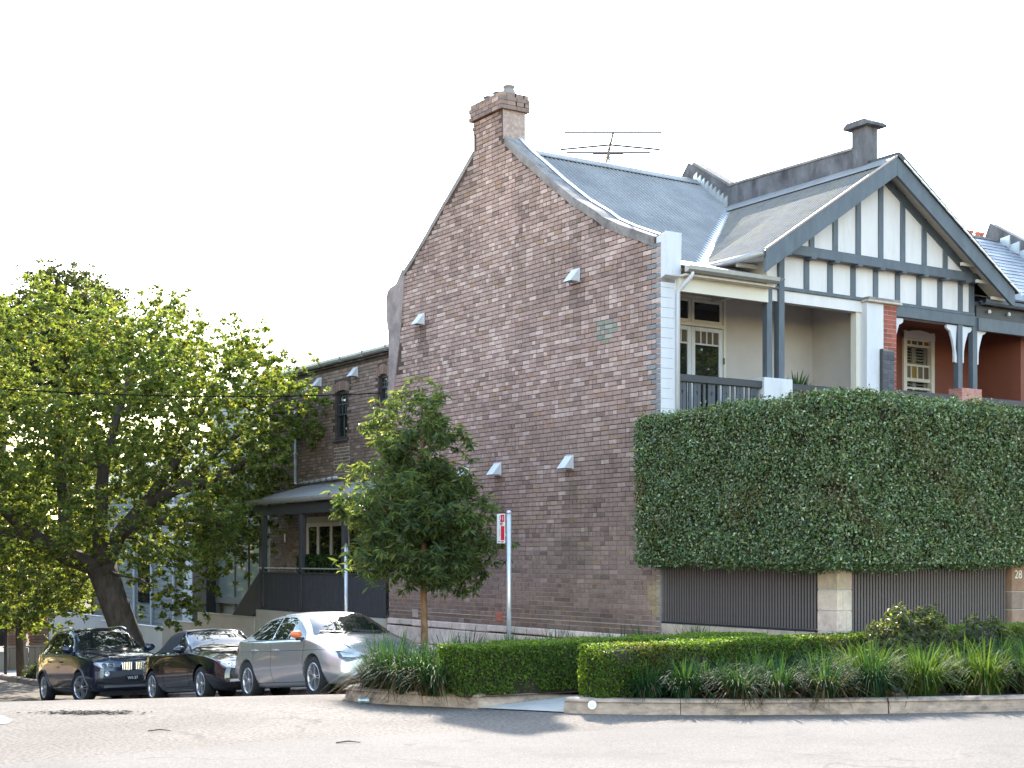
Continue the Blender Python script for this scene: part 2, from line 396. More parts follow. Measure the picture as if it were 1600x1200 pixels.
M['stone'] = mat('sandstone', (.50,.42,.37), .9, var=.22, vscale=5, bump=.9, bscale=22, dark=(.24,.19,.15), dscale=3.5, dlo=.55, dhi=.75, attr=True, spec=.2)
M['white'] = mat('white_paint', (.54,.545,.59), .6, var=.07, vscale=2, bump=.12, bscale=30, dark=(.40,.39,.40), dscale=2.2, dlo=.56, dhi=.8, stretch=(2,2,.35))
M['panel_white'] = mat('panel_white', (.60,.575,.585), .65, var=.06, vscale=3, bump=.15, bscale=20, dark=(.49,.455,.45), dscale=2.0, dlo=.55, dhi=.8, stretch=(2,2,.4))
M['cream'] = mat('cream_paint', (.60,.565,.51), .6, var=.05, vscale=2, bump=.06, bscale=25)
M['wallpaint'] = mat('wall_paint', (.46,.42,.405), .75, var=.06, vscale=2.5, bump=.1, bscale=60)
M['slateblue'] = mat('slate_blue_timber', (.078,.096,.12), .55, var=.22, vscale=6, bump=.2, bscale=30, stretch=(1,1,.3), dark=(.13,.14,.15), dscale=5, dlo=.6, dhi=.8)
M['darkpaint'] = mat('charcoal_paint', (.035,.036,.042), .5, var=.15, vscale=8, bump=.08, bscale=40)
M['zinc'] = mat('roof_iron', (.215,.208,.205), .55, metal=.05, var=.2, vscale=1.6, bump=.05, bscale=60, spec=.5, dark=(.15,.146,.143), dscale=1.1, dlo=.52, dhi=.75)
M['zinc_tan'] = mat('roof_iron_blotched', (.145,.135,.13), .7, metal=.1, var=.25, vscale=5, bump=.1, bscale=70, dark=(.19,.165,.115), dscale=3.0, dlo=.45, dhi=.65)  # grey iron mixed with yellow-brown blotches
M['galv'] = mat('galvanised_metal', (.55,.56,.58), .4, metal=.55, var=.15, vscale=5)
M['gutter'] = mat('gutter_metal', (.33,.315,.30), .4, metal=.4, var=.12, vscale=5)
M['glass'] = glassmat('window_glass', (.012,.014,.016), .015, spec=.9)
M['glass_tint'] = glassmat('tinted_pane', (.10,.075,.06), .15, spec=.5)
M['amber'] = glassmat('amber_pane', (.20,.12,.02), .12, spec=.5)
M['terracotta'] = mat('terracotta', (.42,.13,.085), .8, var=.2, vscale=10, bump=.2, bscale=60)
M['redbrick'] = mat('red_brick', (1,1,1), .85, attr=True, var=.15, vscale=12, bump=.4, bscale=60, spec=.25)
M['slate'] = mat('roof_slate', (1,1,1), .4, attr=True, var=.2, vscale=9, bump=.2, bscale=50, spec=.6)
M['antenna'] = mat('antenna_metal', (.08,.08,.09), .4, metal=.5)

H = thing('corner_terrace_house', 'tall brown brick corner terrace with curved gable parapet, chimney and half-timbered front gable', 'house', (0,0,.17))
# ---- profile of the side wall (y, z)
FRONT = [(0.0,7.02),(.17,6.98),(.56,7.14),(1.11,7.36),(1.58,7.58),(1.87,7.77),(2.46,8.1),(3.29,8.66),(3.94,9.14),(4.34,9.42),(4.84,9.82)]
REAR = [(6.05,9.8),(6.56,9.45),(7.08,9.1),(7.61,8.74),(8.16,8.35),(8.59,8.07),(8.96,7.86),(9.32,7.56)]
ENDY = 9.68
def top_z(y):
    if y < 4.9: return interp([p[0] for p in FRONT], [p[1] for p in FRONT], y)
    if y < 6.05: return 10.42
    if y < 9.32: return interp([p[0] for p in REAR], [p[1] for p in REAR], y)
    return 7.45
wall_poly = [(0,.17)]+FRONT+[(4.96,9.82),(4.96,10.42),(6.05,10.42)]+REAR+[(ENDY,7.45),(ENDY,.17)]
sw = MB().prism(wall_poly, 0, .006, .34).build('side_wall', M['mortar'], H)
VENTS = [(8.19,6.66),(2.46,6.68),(6.35,3.26),(5.12,3.26),(2.66,3.26)]
from math import exp
def fbm(y, z, s):
    return (math.sin(y*s*1.3+z*s*.7+1.1)+math.sin(y*s*.6-z*s*1.9+4.2)+math.sin(y*s*2.3+z*s*2.1+.4))/3
STREAKS = [(random.uniform(.3, 9.3), random.uniform(.15, .5), random.uniform(.6, 2.8), random.uniform(.15, .45)) for _ in range(16)]
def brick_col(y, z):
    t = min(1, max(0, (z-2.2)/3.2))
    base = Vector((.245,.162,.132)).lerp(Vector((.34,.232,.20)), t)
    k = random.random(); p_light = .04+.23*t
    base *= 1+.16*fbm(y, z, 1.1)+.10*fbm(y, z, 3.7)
    if k < p_light: base = base.lerp(Vector((.60,.46,.41)), random.uniform(.15, .68)*(.5+.5*t))
    elif k < p_light+.10: base *= random.uniform(.62, .85)
    elif k < p_light+.14: base = base.lerp(Vector((.28,.17,.10)), .6)
    else: base *= random.uniform(.88, 1.12)
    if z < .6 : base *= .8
    for vy, vz in VENTS:
        if z < vz and abs(y-vy) < .2: base *= 1-.5*math.exp(-(vz-z)/1.1)*(1 if abs(y-vy) > .04 else .6)
    if (y-1.55)**2/.09+(z-5.55)**2/.05 < 1: base = base.lerp(Vector((.16,.28,.22)), random.uniform(.1, .6))      # old green paint
    d = top_z(y)-z
    for sy, sw_, sl, sk in STREAKS:
        if abs(y-sy) < sw_ and d > 0: base *= 1-sk*math.exp(-d/sl)*(1-abs(y-sy)/sw_)
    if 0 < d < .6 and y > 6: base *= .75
    if z < 1.1 and y < .33 and z > .5: base = base.lerp(Vector((.36,.27,.13)), .6)
    return tuple(base)
def lay_bricks(y0, y1, z0, z1, ok, colf, course=.086, L=.230, Hd=.110, jt=.0125):
    out = []; r = 0; z = z0
    while z+course <= z1+.001:
        y = y0 if r % 2 == 0 else y0-L*.5-jt*.5
        hdr = (r % 6 == 3); run = 0
        while y < y1:
            if run > 0: l = Hd; run -= 1
            else:
                l = Hd if hdr and random.random() < .85 else L
                if not hdr and random.random() < .09: run = random.randint(1, 4); l = Hd
            a = max(y, y0); c = min(y+l, y1)
            if c-a > .03 and ok(a, z+jt/2, c, z+course-jt/2): out.append((a, c, z+jt*.5, z+course-jt*.5))
            y += l+jt
        z += course; r += 1
    return out
def make_bricks(parent, bricks, colf, xface, m, singles=300, sgn=-1, vary=.005, key=None, depth=.05, axis=0, painted=None):
    """bricks of a wall: the ones that show largest are objects of their own, the rest one mesh"""
    bricks = sorted(bricks, key=key or (lambda q: q[0]))
    one, rest = bricks[:singles], bricks[singles:]
    def pts(q, out):
        y0, y1, z0, z1 = q; o_ = xface+sgn*out; bk = xface-sgn*depth; e = .004
        return [(bk,y0,z0),(bk,y1,z0),(bk,y1,z1),(bk,y0,z1),(o_,y0+e,z0+e),(o_,y1-e,z0+e),(o_,y1-e,z1-e),(o_,y0+e,z1-e),
                (o_-sgn*e,y0,z0),(o_-sgn*e,y1,z0),(o_-sgn*e,y1,z1),(o_-sgn*e,y0,z1)]
    F = [(4,5,6,7),(8,9,5,4),(9,10,6,5),(10,11,7,6),(11,8,4,7),(0,1,9,8),(1,2,10,9),(2,3,11,10),(3,0,8,11)]
    sw_ = (lambda p: p) if axis == 0 else (lambda p: (p[1], p[0], p[2]))
    b = MB()
    for q in rest:
        b.add([sw_(p) for p in pts(q, random.uniform(0, vary))], F, colf((q[0]+q[1])/2, (q[2]+q[3])/2))
    if rest: b.build('brickwork', m, parent, kind='stuff')
    # shared meshes by length class and tint
    cache = {}
    for q in one:
        l = round(q[1]-q[0], 2); c = colf((q[0]+q[1])/2, (q[2]+q[3])/2)
        k = (l, tuple(int(math.sqrt(x)*22) for x in c))
        if k not in cache:
            hz = (q[3]-q[2])/2; cache[k] = MB().add([sw_(p) for p in [(a-xface, y_, z_) for a, y_, z_ in pts((-l/2, l/2, -hz, hz), .002)]], F, c).mesh('brick', m)
        o = bpy.data.objects.new('brick', cache[k]); COL.objects.link(o)
        o.location = sw_((xface+sgn*random.uniform(0, vary), (q[0]+q[1])/2, (q[2]+q[3])/2)); put(o, parent)
def wall_ok(a, z0, c, z1):
    mz = .04 if (a+c)/2 < 4.9 else .03
    if 4.96 < (a+c)/2 < 6.05 and a > 4.9 and c < 6.1: return z1 < 10.4
    if a > 9.0 and z0 > 5.6-(a-9.0)*.2: return False
    return z1 < min(top_z(a), top_z(c))-mz
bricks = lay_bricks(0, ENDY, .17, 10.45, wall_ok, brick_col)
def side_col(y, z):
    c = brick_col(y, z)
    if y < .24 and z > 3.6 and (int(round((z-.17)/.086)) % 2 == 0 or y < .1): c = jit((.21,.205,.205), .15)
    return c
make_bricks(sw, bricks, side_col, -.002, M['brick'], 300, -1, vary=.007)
# projecting string course of mortar at the foot
MB().prism([(0,.33),(ENDY,.33),(ENDY,.345),(0,.345)], 0, -.02, .01).build('string_course', mat('pale_mortar', (.42,.33,.28), .9, var=.3, vscale=20), H)
# rendered rear shoulder of the parapet
MB().prism([(8.93,7.86),(9.05,7.9),(9.34,7.62),(9.62,7.58),(9.74,7.5),(9.80,7.36),(9.80,6.95),(9.70,6.6),(9.66,6.2),(9.69,5.4),(9.66,4.4),(9.5,4.9),(9.35,5.6),(9.2,6.2),(9.08,6.8),(9.0,7.4)], 0, -.016, .30).build('rendered_shoulder', mat('shoulder_render', (.27,.215,.20), .9, var=.3, vscale=3, bump=.5, bscale=40, dark=(.17,.135,.125), dscale=2, dlo=.45, dhi=.65), H)
# coping of the front slope: rendered band with a pale metal capping
band = [(y, z-.15) for y, z in FRONT[1:]]; topb = [(y, z+.02) for y, z in FRONT[1:]]
MB().prism(band+topb[::-1], 0, -.03, .36).build('coping', M['render'], H)
cap = MB()
for (a, c) in zip(topb, topb[1:]):
    cap.add([(.29,a[0],a[1]+.02),(.38,a[0],a[1]+.035),(.38,c[0],c[1]+.035),(.29,c[0],c[1]+.02)], [(0,1,2,3)])
    cap.add([(.381,a[0],a[1]+.035),(.381,a[0],a[1]-.16),(.381,c[0],c[1]-.16),(.381,c[0],c[1]+.035)], [(0,1,2,3)])
cap.build('coping_flashing', M['galv'], H)
rb = [(y, z) for y, z in REAR]
MB().prism([(y, z-.10) for y, z in rb]+[(y, z+.025) for y, z in rb[::-1]], 0, -.02, .36).build('rear_coping', M['render'], H)
# front pier of the side wall, painted
MB().prism([(-.015,.17),(-.015,6.26),(-.13,6.30),(-.15,7.04),(.12,6.98),(.12,.17)], 0, .004, .345).build('front_pier', M['white'], H, bevel=.006)
lines = MB()
for i in range(34):
    z = 3.7+i*.172*.5
    if z < 6.2 and i % 2 == 0: lines.box(.0, .2+.1*random.random(), -.0175, -.01, z, z+.005)
lines.build('pier_joints', M['render'], H)
MB().box(-.012, .30, -.02, .02, 6.2, 6.262).build('pier_corbel', M['render'], H)
# ---- sandstone footing
ft = MB().box(.03, .34, 0, ENDY, -1.9, .165).build('stone_footing', M['earth'], H)
z1 = .165; rowh = [.16,.36,.36,.36,.4]
for r, h in enumerate(rowh):
    y = random.uniform(-.5, 0)
    while y < ENDY:
        l = random.uniform(.5, 1.0); a, c = max(y, 0.01), min(y+l, ENDY)
        if c-a > .08:
            bb = MB(); o = random.uniform(.0, .05); e = .015
            hh = h*random.uniform(.8, 1) if r == 0 else h
            c_ = jit((1.15,1.08,1.05), .14)
            bb.box(-.045-o*.5, .05, a+.008, c-.008, z1-hh+.008, z1-.004, c_)
            bb.build('stone_block', M['stone'], ft, bevel=.018)
        y += l
    z1 -= h
# small terracotta air bricks
for y, z, am in [(5.05,.33,M['terracotta']),(8.45,.29,M['mortar'])]:
    bb = MB().box(-.03, .02, y-.11, y+.11, z-.08, z+.09)
    for k in range(4): bb.box(-.036, -.03, y-.1, y+.1, z-.07+k*.04, z-.05+k*.04)
    bb.build('air_brick', am, H)
# hooded vents
def vent(x, y, z, s=.24):
    b = MB(); d = .2
    b.add([(x,y-s/2,z+s/2),(x,y+s/2,z+s/2),(x-d,y+s/2,z-s*.42),(x-d,y-s/2,z-s*.42),(x,y-s/2,z-s*.42),(x,y+s/2,z-s*.42),(x-.02,y-s/2,z+s/2),(x-.02,y+s/2,z+s/2)],
          [(6,7,2,3),(0,6,3,4),(7,1,5,2),(0,1,7,6)])
    b.box(x-.012, x, y-s/2-.02, y+s/2+.02, z-s*.5, z+s/2+.02)
    return b.build('wall_vent', M['white'], H)
for y, z in VENTS: vent(-.01, y, z)
# ---- chimney
ch = MB().box(.01, .54, 4.952, 6.058, 9.0, 10.42).build('chimney', M['render_light'], H)
cc = MB()
for (z0, z1, o) in [(10.40,10.49,.06),(10.49,10.575,.075),(10.575,10.66,.075),(10.66,10.75,.06)]:
    pass
k = 0
for z0 in (10.41,10.497,10.584,10.67):
    o = .075 if z0 < 10.65 else .05
    off = 0 if k % 2 else .12; k += 1
    y = 4.96-o-off
    while y < 6.05+o:
        a, c = max(y, 4.96-o), min(y+.232, 6.05+o)
        if c-a > .04: MB().box(-o, .06, a+.004, c-.004, z0+.004, z0+.082, brick_col(3, 7) if random.random() < .5 else jit((.2,.145,.13), .2)).build('brick', M['brick'], ch)
        y += .241
    x = .06+.005
    while x < .54+o:
        c = min(x+.232, .54+o); MB().box(x, c-.006, 4.96-o, 5.05, z0+.004, z0+.082, jit((.24,.168,.142), .2)).build('brick', M['brick'], ch); x += .238 if k % 2 else .2
MB().box(-.03, .56, 4.925, 6.085, 10.44, 10.735).build('cap_core', M['mortar'], ch)
for i, (x, y, s) in enumerate([(.27,5.14,1.0),(.25,5.52,.85),(.24,5.86,.85)]):
    z = 10.74
    pr = [(.17*s,0),(.165*s,.02),(.14*s,.08),(.105*s,.15),(.1*s,.17),(.125*s,.19*s),(.125*s,.215*s),(.09*s,.215*s),(.085*s,.12)]
    MB().lathe(pr, (x, y, z), 14).build('chimney_pot', M['render'], H, smooth=True)
# ---- main roof, corrugated iron
def corr(fn_lo, fn_hi, u0, u1, place, pitch=.105, amp=.021, rows=1):
    n = int((u1-u0)/pitch*8); b = MB(); vs = []; fs = []
    for i in range(n+1):
        u = lerp(u0, u1, i/n); h = amp*math.sin(2*math.pi*(u-u0)/pitch)
        for k in range(rows+1): vs.append(place(u, k/rows, h))
    m = rows+1
    for i in range(n):
        for k in range(rows): a = i*m+k; fs.append((a, a+m, a+m+1, a+1))
    b.add(vs, fs); return b
RY, RZ, EY, EZ = 5.2, 9.75, 1.42, 6.96
sl_ = math.atan2(RZ-EZ, RY-EY)
corr(None, None, .36, 5.2, lambda u, t, h: (u, lerp(EY, RY, t)-h*math.sin(sl_), lerp(EZ, RZ, t)+h*math.cos(sl_))).build('main_roof', M['zinc'], H, smooth=True)
MB().add([(.33,RY,RZ-.05),(5.2,RY,RZ-.05),(5.2,9.7,6.5),(.33,9.7,6.5)], [(0,1,2,3)]).build('rear_roof_slope', M['zinc'], H)
rc = MB()
rc.add([(.36,RY-.19,RZ-.10),(5.15,RY-.19,RZ-.10),(5.15,RY-.17,RZ-.07),(.36,RY-.17,RZ-.07),(5.15,RY-.04,RZ+.03),(.36,RY-.04,RZ+.03),(5.15,RY,RZ+.055),(.36,RY,RZ+.055),(5.15,RY+.18,RZ-.06),(.36,RY+.18,RZ-.06)],
       [(0,1,2,3),(3,2,4,5),(5,4,6,7),(7,6,8,9)])
rc.build('ridge_cap', M['zinc'], H)
# verandah roof strip
sv = math.atan2(6.97-6.45, 1.72)
corr(None, None, .34, 2.6, lambda u, t, h: (u, lerp(-.30, 1.5, t)-h*math.sin(sv), lerp(6.45, 6.985, t)+h*math.cos(sv))).build('verandah_roof', M['galv'], H, smooth=True)
# ---- front gable roof
GX, GZ, GE, GEZ, GY = 5.22, 8.95, 1.93, 6.84, -.5
sg = math.atan2(GZ-GEZ, GX-GE)
def gplace(u, t, h):
    x0 = GE if u < 1.3 else lerp(GE, GX, min(1, (u-1.3)/(4.12-1.3)))
    x = lerp(x0, GX, t); z = lerp(GEZ, GZ, (x-GE)/(GX-GE))
    return (x-h*math.sin(sg), u, z+h*math.cos(sg))
corr(None, None, GY-.03, 4.12, gplace).build('gable_roof', M['zinc_tan'], H, smooth=True)
# ridge flashing against the party wall
MB().add([(GX-.28,-.5,GZ-.135),(GX-.28,4.0,GZ-.135),(GX-.02,4.1,GZ+.06),(GX-.02,-.5,GZ+.06)], [(0,1,2,3)]).build('ridge_flashing', M['zinc'], H)
va, vb = Vector((GE-.08,1.22,GEZ-.03)), Vector((GX,4.12,GZ))
nrm1 = Vector((-.25,-.0,.02)); nrm2 = Vector((.16,-.16,0))
MB().add([tuple(va+Vector((-.17,.10,.045))), tuple(va+Vector((.10,-.12,.05))), tuple(vb+Vector((.10,-.12,.05))), tuple(vb+Vector((-.17,.10,.045))), tuple(va+Vector((0,0,.02))), tuple(vb+Vector((0,0,.02)))],
         [(0,4,5,3),(4,1,2,5)]).build('valley_gutter', M['galv'], H)
# eave gutter of the gable's left slope and soffit
MB().tube([(GE-.05,-.5,GEZ-.03),(GE-.05,1.25,GEZ-.03)], .06, 8).build('gable_gutter', M['gutter'], H, smooth=True)
MB().add([(GE,-.47,GEZ-.06),(GE,1.4,GEZ-.06),(2.42,1.4,GEZ-.02),(2.42,-.47,GEZ-.02)], [(0,1,2,3)]).build('soffit', M['cream'], H)
MB().box(2.42, 2.50, -.02, 1.5, 6.3, 7.1).build('gable_cheek', M['cream'], H)
for y in (.25,.7,1.1): MB().box(GE+.02, 2.44, y-.03, y+.03, GEZ-.13, GEZ-.062).build('rafter_tail', M['cream'], H)
# bargeboards
def barge(side, y0, y1, drop0, drop1, x_in=0.0):
    s = side; e = (GX-s*(GX-GE)); d = lambda x: GZ-abs(x-GX)*math.tan(sg)
    xa, xb = GX-s*x_in, e
    poly = [(xa, d(xa)+.035), (xb, d(xb)+.035), (xb, d(xb)-drop0), (xa-s*0.0, d(xa)-drop1)]
    return poly
lb = [(GX,GZ+.04),(GE,GEZ+.03),(GE,GEZ-.36),(GE+.15,GEZ-.25),(GX,GZ-.31)]
MB().prism(lb, 1, -.53, -.47).build('bargeboard', M['slateblue'], H)
re_ = 2*GX-GE
rb_ = [(GX+.004,GZ+.04),(re_+.10,GEZ-.03),(re_+.10,GEZ-.31),(re_+.02,GEZ-.31),(GX+.004,GZ-.31)]
MB().prism(rb_, 1, -.53, -.47).build('bargeboard', M['slateblue'], H)
MB().tube([(GX,-.53,GZ+.055),(GE-.01,-.53,GEZ+.045)], .022, 6).build('barge_capping', mat('barge_cap', (.40,.31,.29), .5), H)
# soffit of the right slope
dz = lambda x: GZ-abs(x-GX)*math.tan(sg)
MB().prism([(GX,dz(GX)-.07),(re_+.05,dz(re_+.05)-.07),(re_+.05,dz(re_+.05)-.10),(GX,dz(GX)-.10)], 1, -.468, .0).build('soffit', M['cream'], H)
MB().prism([(GX,dz(GX)-.075),(GE+.1,dz(GE+.1)-.075),(GE+.1,dz(GE+.1)-.105),(GX,dz(GX)-.105)], 1, -.468, .0).build('soffit', M['cream'], H)
for x in (re_-.1, re_-.55, re_-1.0): MB().box(x-.2, x+.2, -.3, -.25, dz(x)-.25, dz(x)-.19).build('rafter_tail', M['cream'], H)
# ---- half-timbered gable wall
GL, GR = 2.5, 7.98
TX = [2.80+.6*i for i in range(9)]
gb = MB().prism([(GL,6.12),(GR,6.12),(GR,dz(GR)-.13),(GX,GZ-.15),(GL,dz(GL)-.13)], 1, .03, .15).build('gable_wall', M['wallpaint'], H)
ed_ = [GL]+TX+[GR]
for a, c in zip(ed_, ed_[1:]):
    MB().box(a, c, -.004, .03, 6.38, 6.98).build('panel', M['panel_white'], gb)
def tri_panel(a, c, y):
    za = lambda x: dz(x)-.12
    p = [(a,7.1),(c,7.1),(c,za(c))]
    if a < GX < c: p.append((GX,za(GX)))
    p.append((a,za(a))); return p
for a, c in zip(ed_, ed_[1:]):
    if min(dz(a), dz(c))-.12 > 7.1 or max(dz(a), dz(c))-.12 > 7.25:
        a2 = max(a, GX-(GZ-.12-7.12)/math.tan(sg)); c2 = min(c, GX+(GZ-.12-7.12)/math.tan(sg))
        MB().prism(tri_panel(a2, c2, 0), 1, -.134, -.09).build('panel', M['panel_white'], gb)
def timber(x0, x1, z0, z1, y0, y1): return MB().box(x0, x1, y0, y1, z0, z1).build('timber', M['slateblue'], gb, bevel=.006)
for i, x in enumerate(TX):
    if i not in (0,): timber(x-.065, x+.065, 6.38, 6.955, -.03, .02)
    zt = dz(x)-.14
    if zt > 7.2: timber(x-.065, x+.065, 7.13, zt, -.16, -.11)
timber(GR-.12, GR+.02, 6.1, 7.0, -.035, .1); 
timber(GL+.28, GR+.03, 6.965, 7.145, -.19, -.03)          # jetty beam
timber(GL+.02, GR+.02, 6.33, 6.395, -.05, .02)
timber(5.66, GR+.02, 6.12, 6.325, -.07, .02)
for s in (-1, 1):
    x1 = GX+s*(GZ-.14-7.14)/math.tan(sg)
    MB().prism([(GX,GZ-.14),(x1,7.14),(x1-s*.28,7.14),(GX,GZ-.33)], 1, -.165, -.112).build('timber', M['slateblue'], gb)
for x in TX: MB().box(x-.06, x+.06, -.21, -.04, 6.93, 6.962).build('bracket_block', M['slateblue'], gb)
MB().box(GL, 4.85, -.012, .03, 6.12, 6.328).build('fascia', M['panel_white'], gb)
# ---- verandah of the corner house
MB().box(.33, 2.38, -.10, -.02, 6.06, 6.34).build('verandah_fascia', M['cream'], H)
MB().box(.33, 2.38, -.28, -.10, 6.30, 6.335).build('eave_lining', M['cream'], H)
gt = MB()
def gut(x0, x1, y, z, m, par, name='gutter'):
    p = [(y-.07,z+.05),(y-.062,z+.05),(y-.055,z-.01),(y-.02,z-.045),(y+.05,z-.045),(y+.05,z+.05),(y+.06,z+.05),(y+.06,z-.055),(y-.025,z-.055),(y-.066,z-.018)]
    return MB().prism(p, 0, x0, x1).build(name, m, par)
gut(.28, 2.36, -.36, 6.40, M['gutter'], H)
MB().tube([(.40,-.36,6.36),(.40,-.36,6.30),(.37,-.12,6.12),(.34,-.06,6.05),(.34,-.05,3.6)], .035, 8).build('downpipe', M['white'], H, smooth=True)
MB().box(.33, 5.05, 0, 1.5, 6.44, 6.48).build('verandah_ceiling', M['cream'], H)
MB().box(.30, 5.05, -.12, 1.5, 3.42, 3.62).build('verandah_floor', M['wallpaint'], H)
fw = MB(); DX0, DX1, DT = 1.12, 2.78, 6.38
fw.box(.33, DX0, 1.5, 1.7, .1, 6.5); fw.box(DX1, 5.05, 1.5, 1.7, .1, 6.5); fw.box(DX0, DX1, 1.5, 1.7, DT, 6.5); fw.box(DX0, DX1, 1.5, 1.7, .1, 3.63)
fw.build('front_wall', M['wallpaint'], H)
MB().box(5.05, 5.25, .1, 6.0, .1, 6.9).build('party_wall', M['wallpaint'], H)
MB().box(DX0-.3, DX1+.3, 1.705, 1.8, 3.4, 6.6).build('room_shade_panel', M['darkpaint'], H)  # near-black panel painted as the shade of the room behind the doors
# french doors with fanlights
dr = MB()
for x0, x1 in ((DX0,DX0+.06),(DX1-.06,DX1)): dr.box(x0, x1, 1.47, 1.58, 3.63, DT)
dr.box(DX0+.06, DX1-.06, 1.47, 1.58, DT-.05, DT); dr.box(DX0+.06, DX1-.06, 1.475, 1.57, 5.82, 5.88)
door = dr.build('french_doors', M['cream'], H, bevel=.004)
mid = (DX0+DX1)/2
for x0, x1 in ((DX0+.065,mid-.004),(mid+.004,DX1-.065)):
    b = MB(); b.box(x0, x0+.09, 1.50, 1.55, 3.64, 5.81); b.box(x1-.09, x1, 1.50, 1.55, 3.64, 5.81); b.box(x0+.09, x1-.09, 1.50, 1.55, 5.735, 5.81); b.box(x0+.09, x1-.09, 1.50, 1.55, 3.64, 3.95)
    b.box(x0+.09, x1-.09, 1.505, 1.545, 5.48, 5.51)
    for k in range(1, 4):
        xx = lerp(x0+.09, x1-.09, k/4); b.box(xx-.012, xx+.012, 1.507, 1.543, 5.51, 5.735)
    b.build('door_leaf', M['white'], door, bevel=.004)
    MB().box(x0+.09, x1-.09, 1.522, 1.53, 3.95, 5.48).build('pane', M['glass'], door)
    for k in range(4): MB().box(lerp(x0+.09, x1-.09, k/4)+.012, lerp(x0+.09, x1-.09, (k+1)/4)-.012, 1.522, 1.53, 5.51, 5.735).build('pane', M['glass_tint'], door)
    b = MB(); b.box(x0, x0+.07, 1.50, 1.55, 5.885, 6.325); b.box(x1-.07, x1, 1.50, 1.55, 5.885, 6.325); b.box(x0+.07, x1-.07, 1.50, 1.55, 6.27, 6.325); b.box(x0+.07, x1-.07, 1.50, 1.55, 5.885, 5.945)
    b.build('fanlight', M['cream'], door, bevel=.004); MB().box(x0+.07, x1-.07, 1.522, 1.53, 5.945, 6.27).build('pane', M['glass'], door)
MB().box(DX1-.075, DX1-.05, 1.455, 1.472, 5.15, 5.27).build('door_handle', M['darkpaint'], door)
# posts, pier and balustrades
MB().box(2.39, 2.52, -.06, .07, 4.72, 6.34).build('verandah_post', M['slateblue'], H, bevel=.008)
MB().box(2.68, 2.82, -.06, .08, 4.72, 7.0).build('verandah_post', M['slateblue'], H, bevel=.008)
MB().box(2.27, 2.96, -.12, .22, 3.4, 4.72).build('verandah_pier', M['white'], H, bevel=.01)
M['balus'] = mat('baluster_paint', (.05,.058,.075), .5, var=.15, vscale=9)
def balustrade(x0, x1, root, top=4.655, y=-.02):
    r = MB().box(x0, x1, y-.05, y+.05, top-.13, top).build('balustrade', M['darkpaint'], root, bevel=.01)
    MB().box(x0, x1, y-.03, y+.03, 3.70, 3.78).build('bottom_rail', M['darkpaint'], r)
    x = x0+.04; k = 0
    while x < x1-.1:
        wd = .076
        if k % 3 != 2:
            nt_ = .02; s = 1 if k % 3 == 0 else -1
            xl, xr = x, x+wd; zt = top-.13; zn = top-.30
            if s > 0: p = [(xl,3.78),(xr,3.78),(xr,zn-.035),(xr-.008,zn-.03),(xr-.008,zn),(xr-.028,zn+.03),(xr-.020,zn+.036),(xr,zn+.012),(xr,zt),(xl,zt)]
            else: p = [(xl,3.78),(xr,3.78),(xr,zt),(xl,zt),(xl,zn+.012),(xl+.020,zn+.036),(xl+.028,zn+.03),(xl+.008,zn),(xl+.008,zn-.03),(xl,zn-.035)]
            MB().prism(p, 1, y-.011, y+.011).build('baluster', M['balus'], r)
            x += wd+(.006 if k % 3 == 0 else .06)
        else:
            MB().box(x, x+.05, y-.011, y+.011, 3.78, top-.13).build('baluster', M['balus'], r); x += .05+.06
        k += 1
balustrade(.34, 2.27, H); balustrade(2.97, 4.84, H, 4.655)
# ---- shared party pier: white half
MB().box(4.84, 5.285, -.14, .16, .1, 6.36).build('party_pier', M['white'], H, bevel=.008)
MB().box(4.72, 4.838, .02, .16, .1, 6.12).build('pier_return', M['cream'], H)
# ---- parapet over the party wall with its end pier
pp = [(5.75,9.62),(5.72,9.95),(5.47,10.22),(5.3,10.16),(4.1,9.42),(.56,9.36),(.56,8.2),(4.0,8.2),(5.75,9.0)]
pw = MB().prism(pp, 0, 5.2, 5.46).build('party_parapet', M['cement'], H)
MB().box(5.17, 5.47, .18, .57, 8.3, 9.74).build('parapet_pier', M['cement'], pw, bevel=.01)
MB().prism([(.06,9.74),(.69,9.74),(.69,9.785),(.60,9.85),(.15,9.85),(.06,9.785)], 0, 5.06, 5.58).build('pier_cap', M['cement'], pw)
MB().prism([(5.3,10.16),(5.28,10.2),(4.08,9.47),(.56,9.41),(.56,9.362),(4.1,9.422)], 0, 5.18, 5.48).build('parapet_coping', M['render'], pw)
# stepped flashing down the main roof beside the parapet
n = 9
for i in range(n):
    y0 = lerp(5.25, 4.15, i/n); y1 = lerp(5.25, 4.15, (i+1)/n); za = lerp(RZ, EZ, (RY-y0)/(RY-EY)); zb = lerp(RZ, EZ, (RY-y1)/(RY-EY))
    MB().prism([(y0,za-.02),(y1,zb-.02),(y1,za+.16),(y0-.01,za+.10)], 0, 5.165, 5.199).build('step_flashing', M['galv'], pw)
# ------------------------------------------------------------------ rear wing of the corner house
WX = 1.6
M['wingbrick'] = M['brick']
def wing_col(y, z):
    base = Vector((.19,.135,.10)).lerp(Vector((.24,.165,.135)), min(1, max(0, (z-3)/4)))*(1+.15*fbm(y, z, 1.3))
    k = random.random()
    if k < .10: base = base.lerp(Vector((.36,.28,.25)), random.uniform(.2, .7))
    elif k < .22: base *= .72
    else: base *= random.uniform(.85, 1.15)
    if 14.75 < y < 15.9 and 3.75 < z < 4.55: base *= .82
    return tuple(base)
WIN = [(14.95,15.65,4.66,5.93),(12.78,13.2,5.45,6.12)]
wpoly = [(9.6,-1.5),(9.6,6.62),(19.9,6.62),(19.9,-1.5)]
ww = MB()
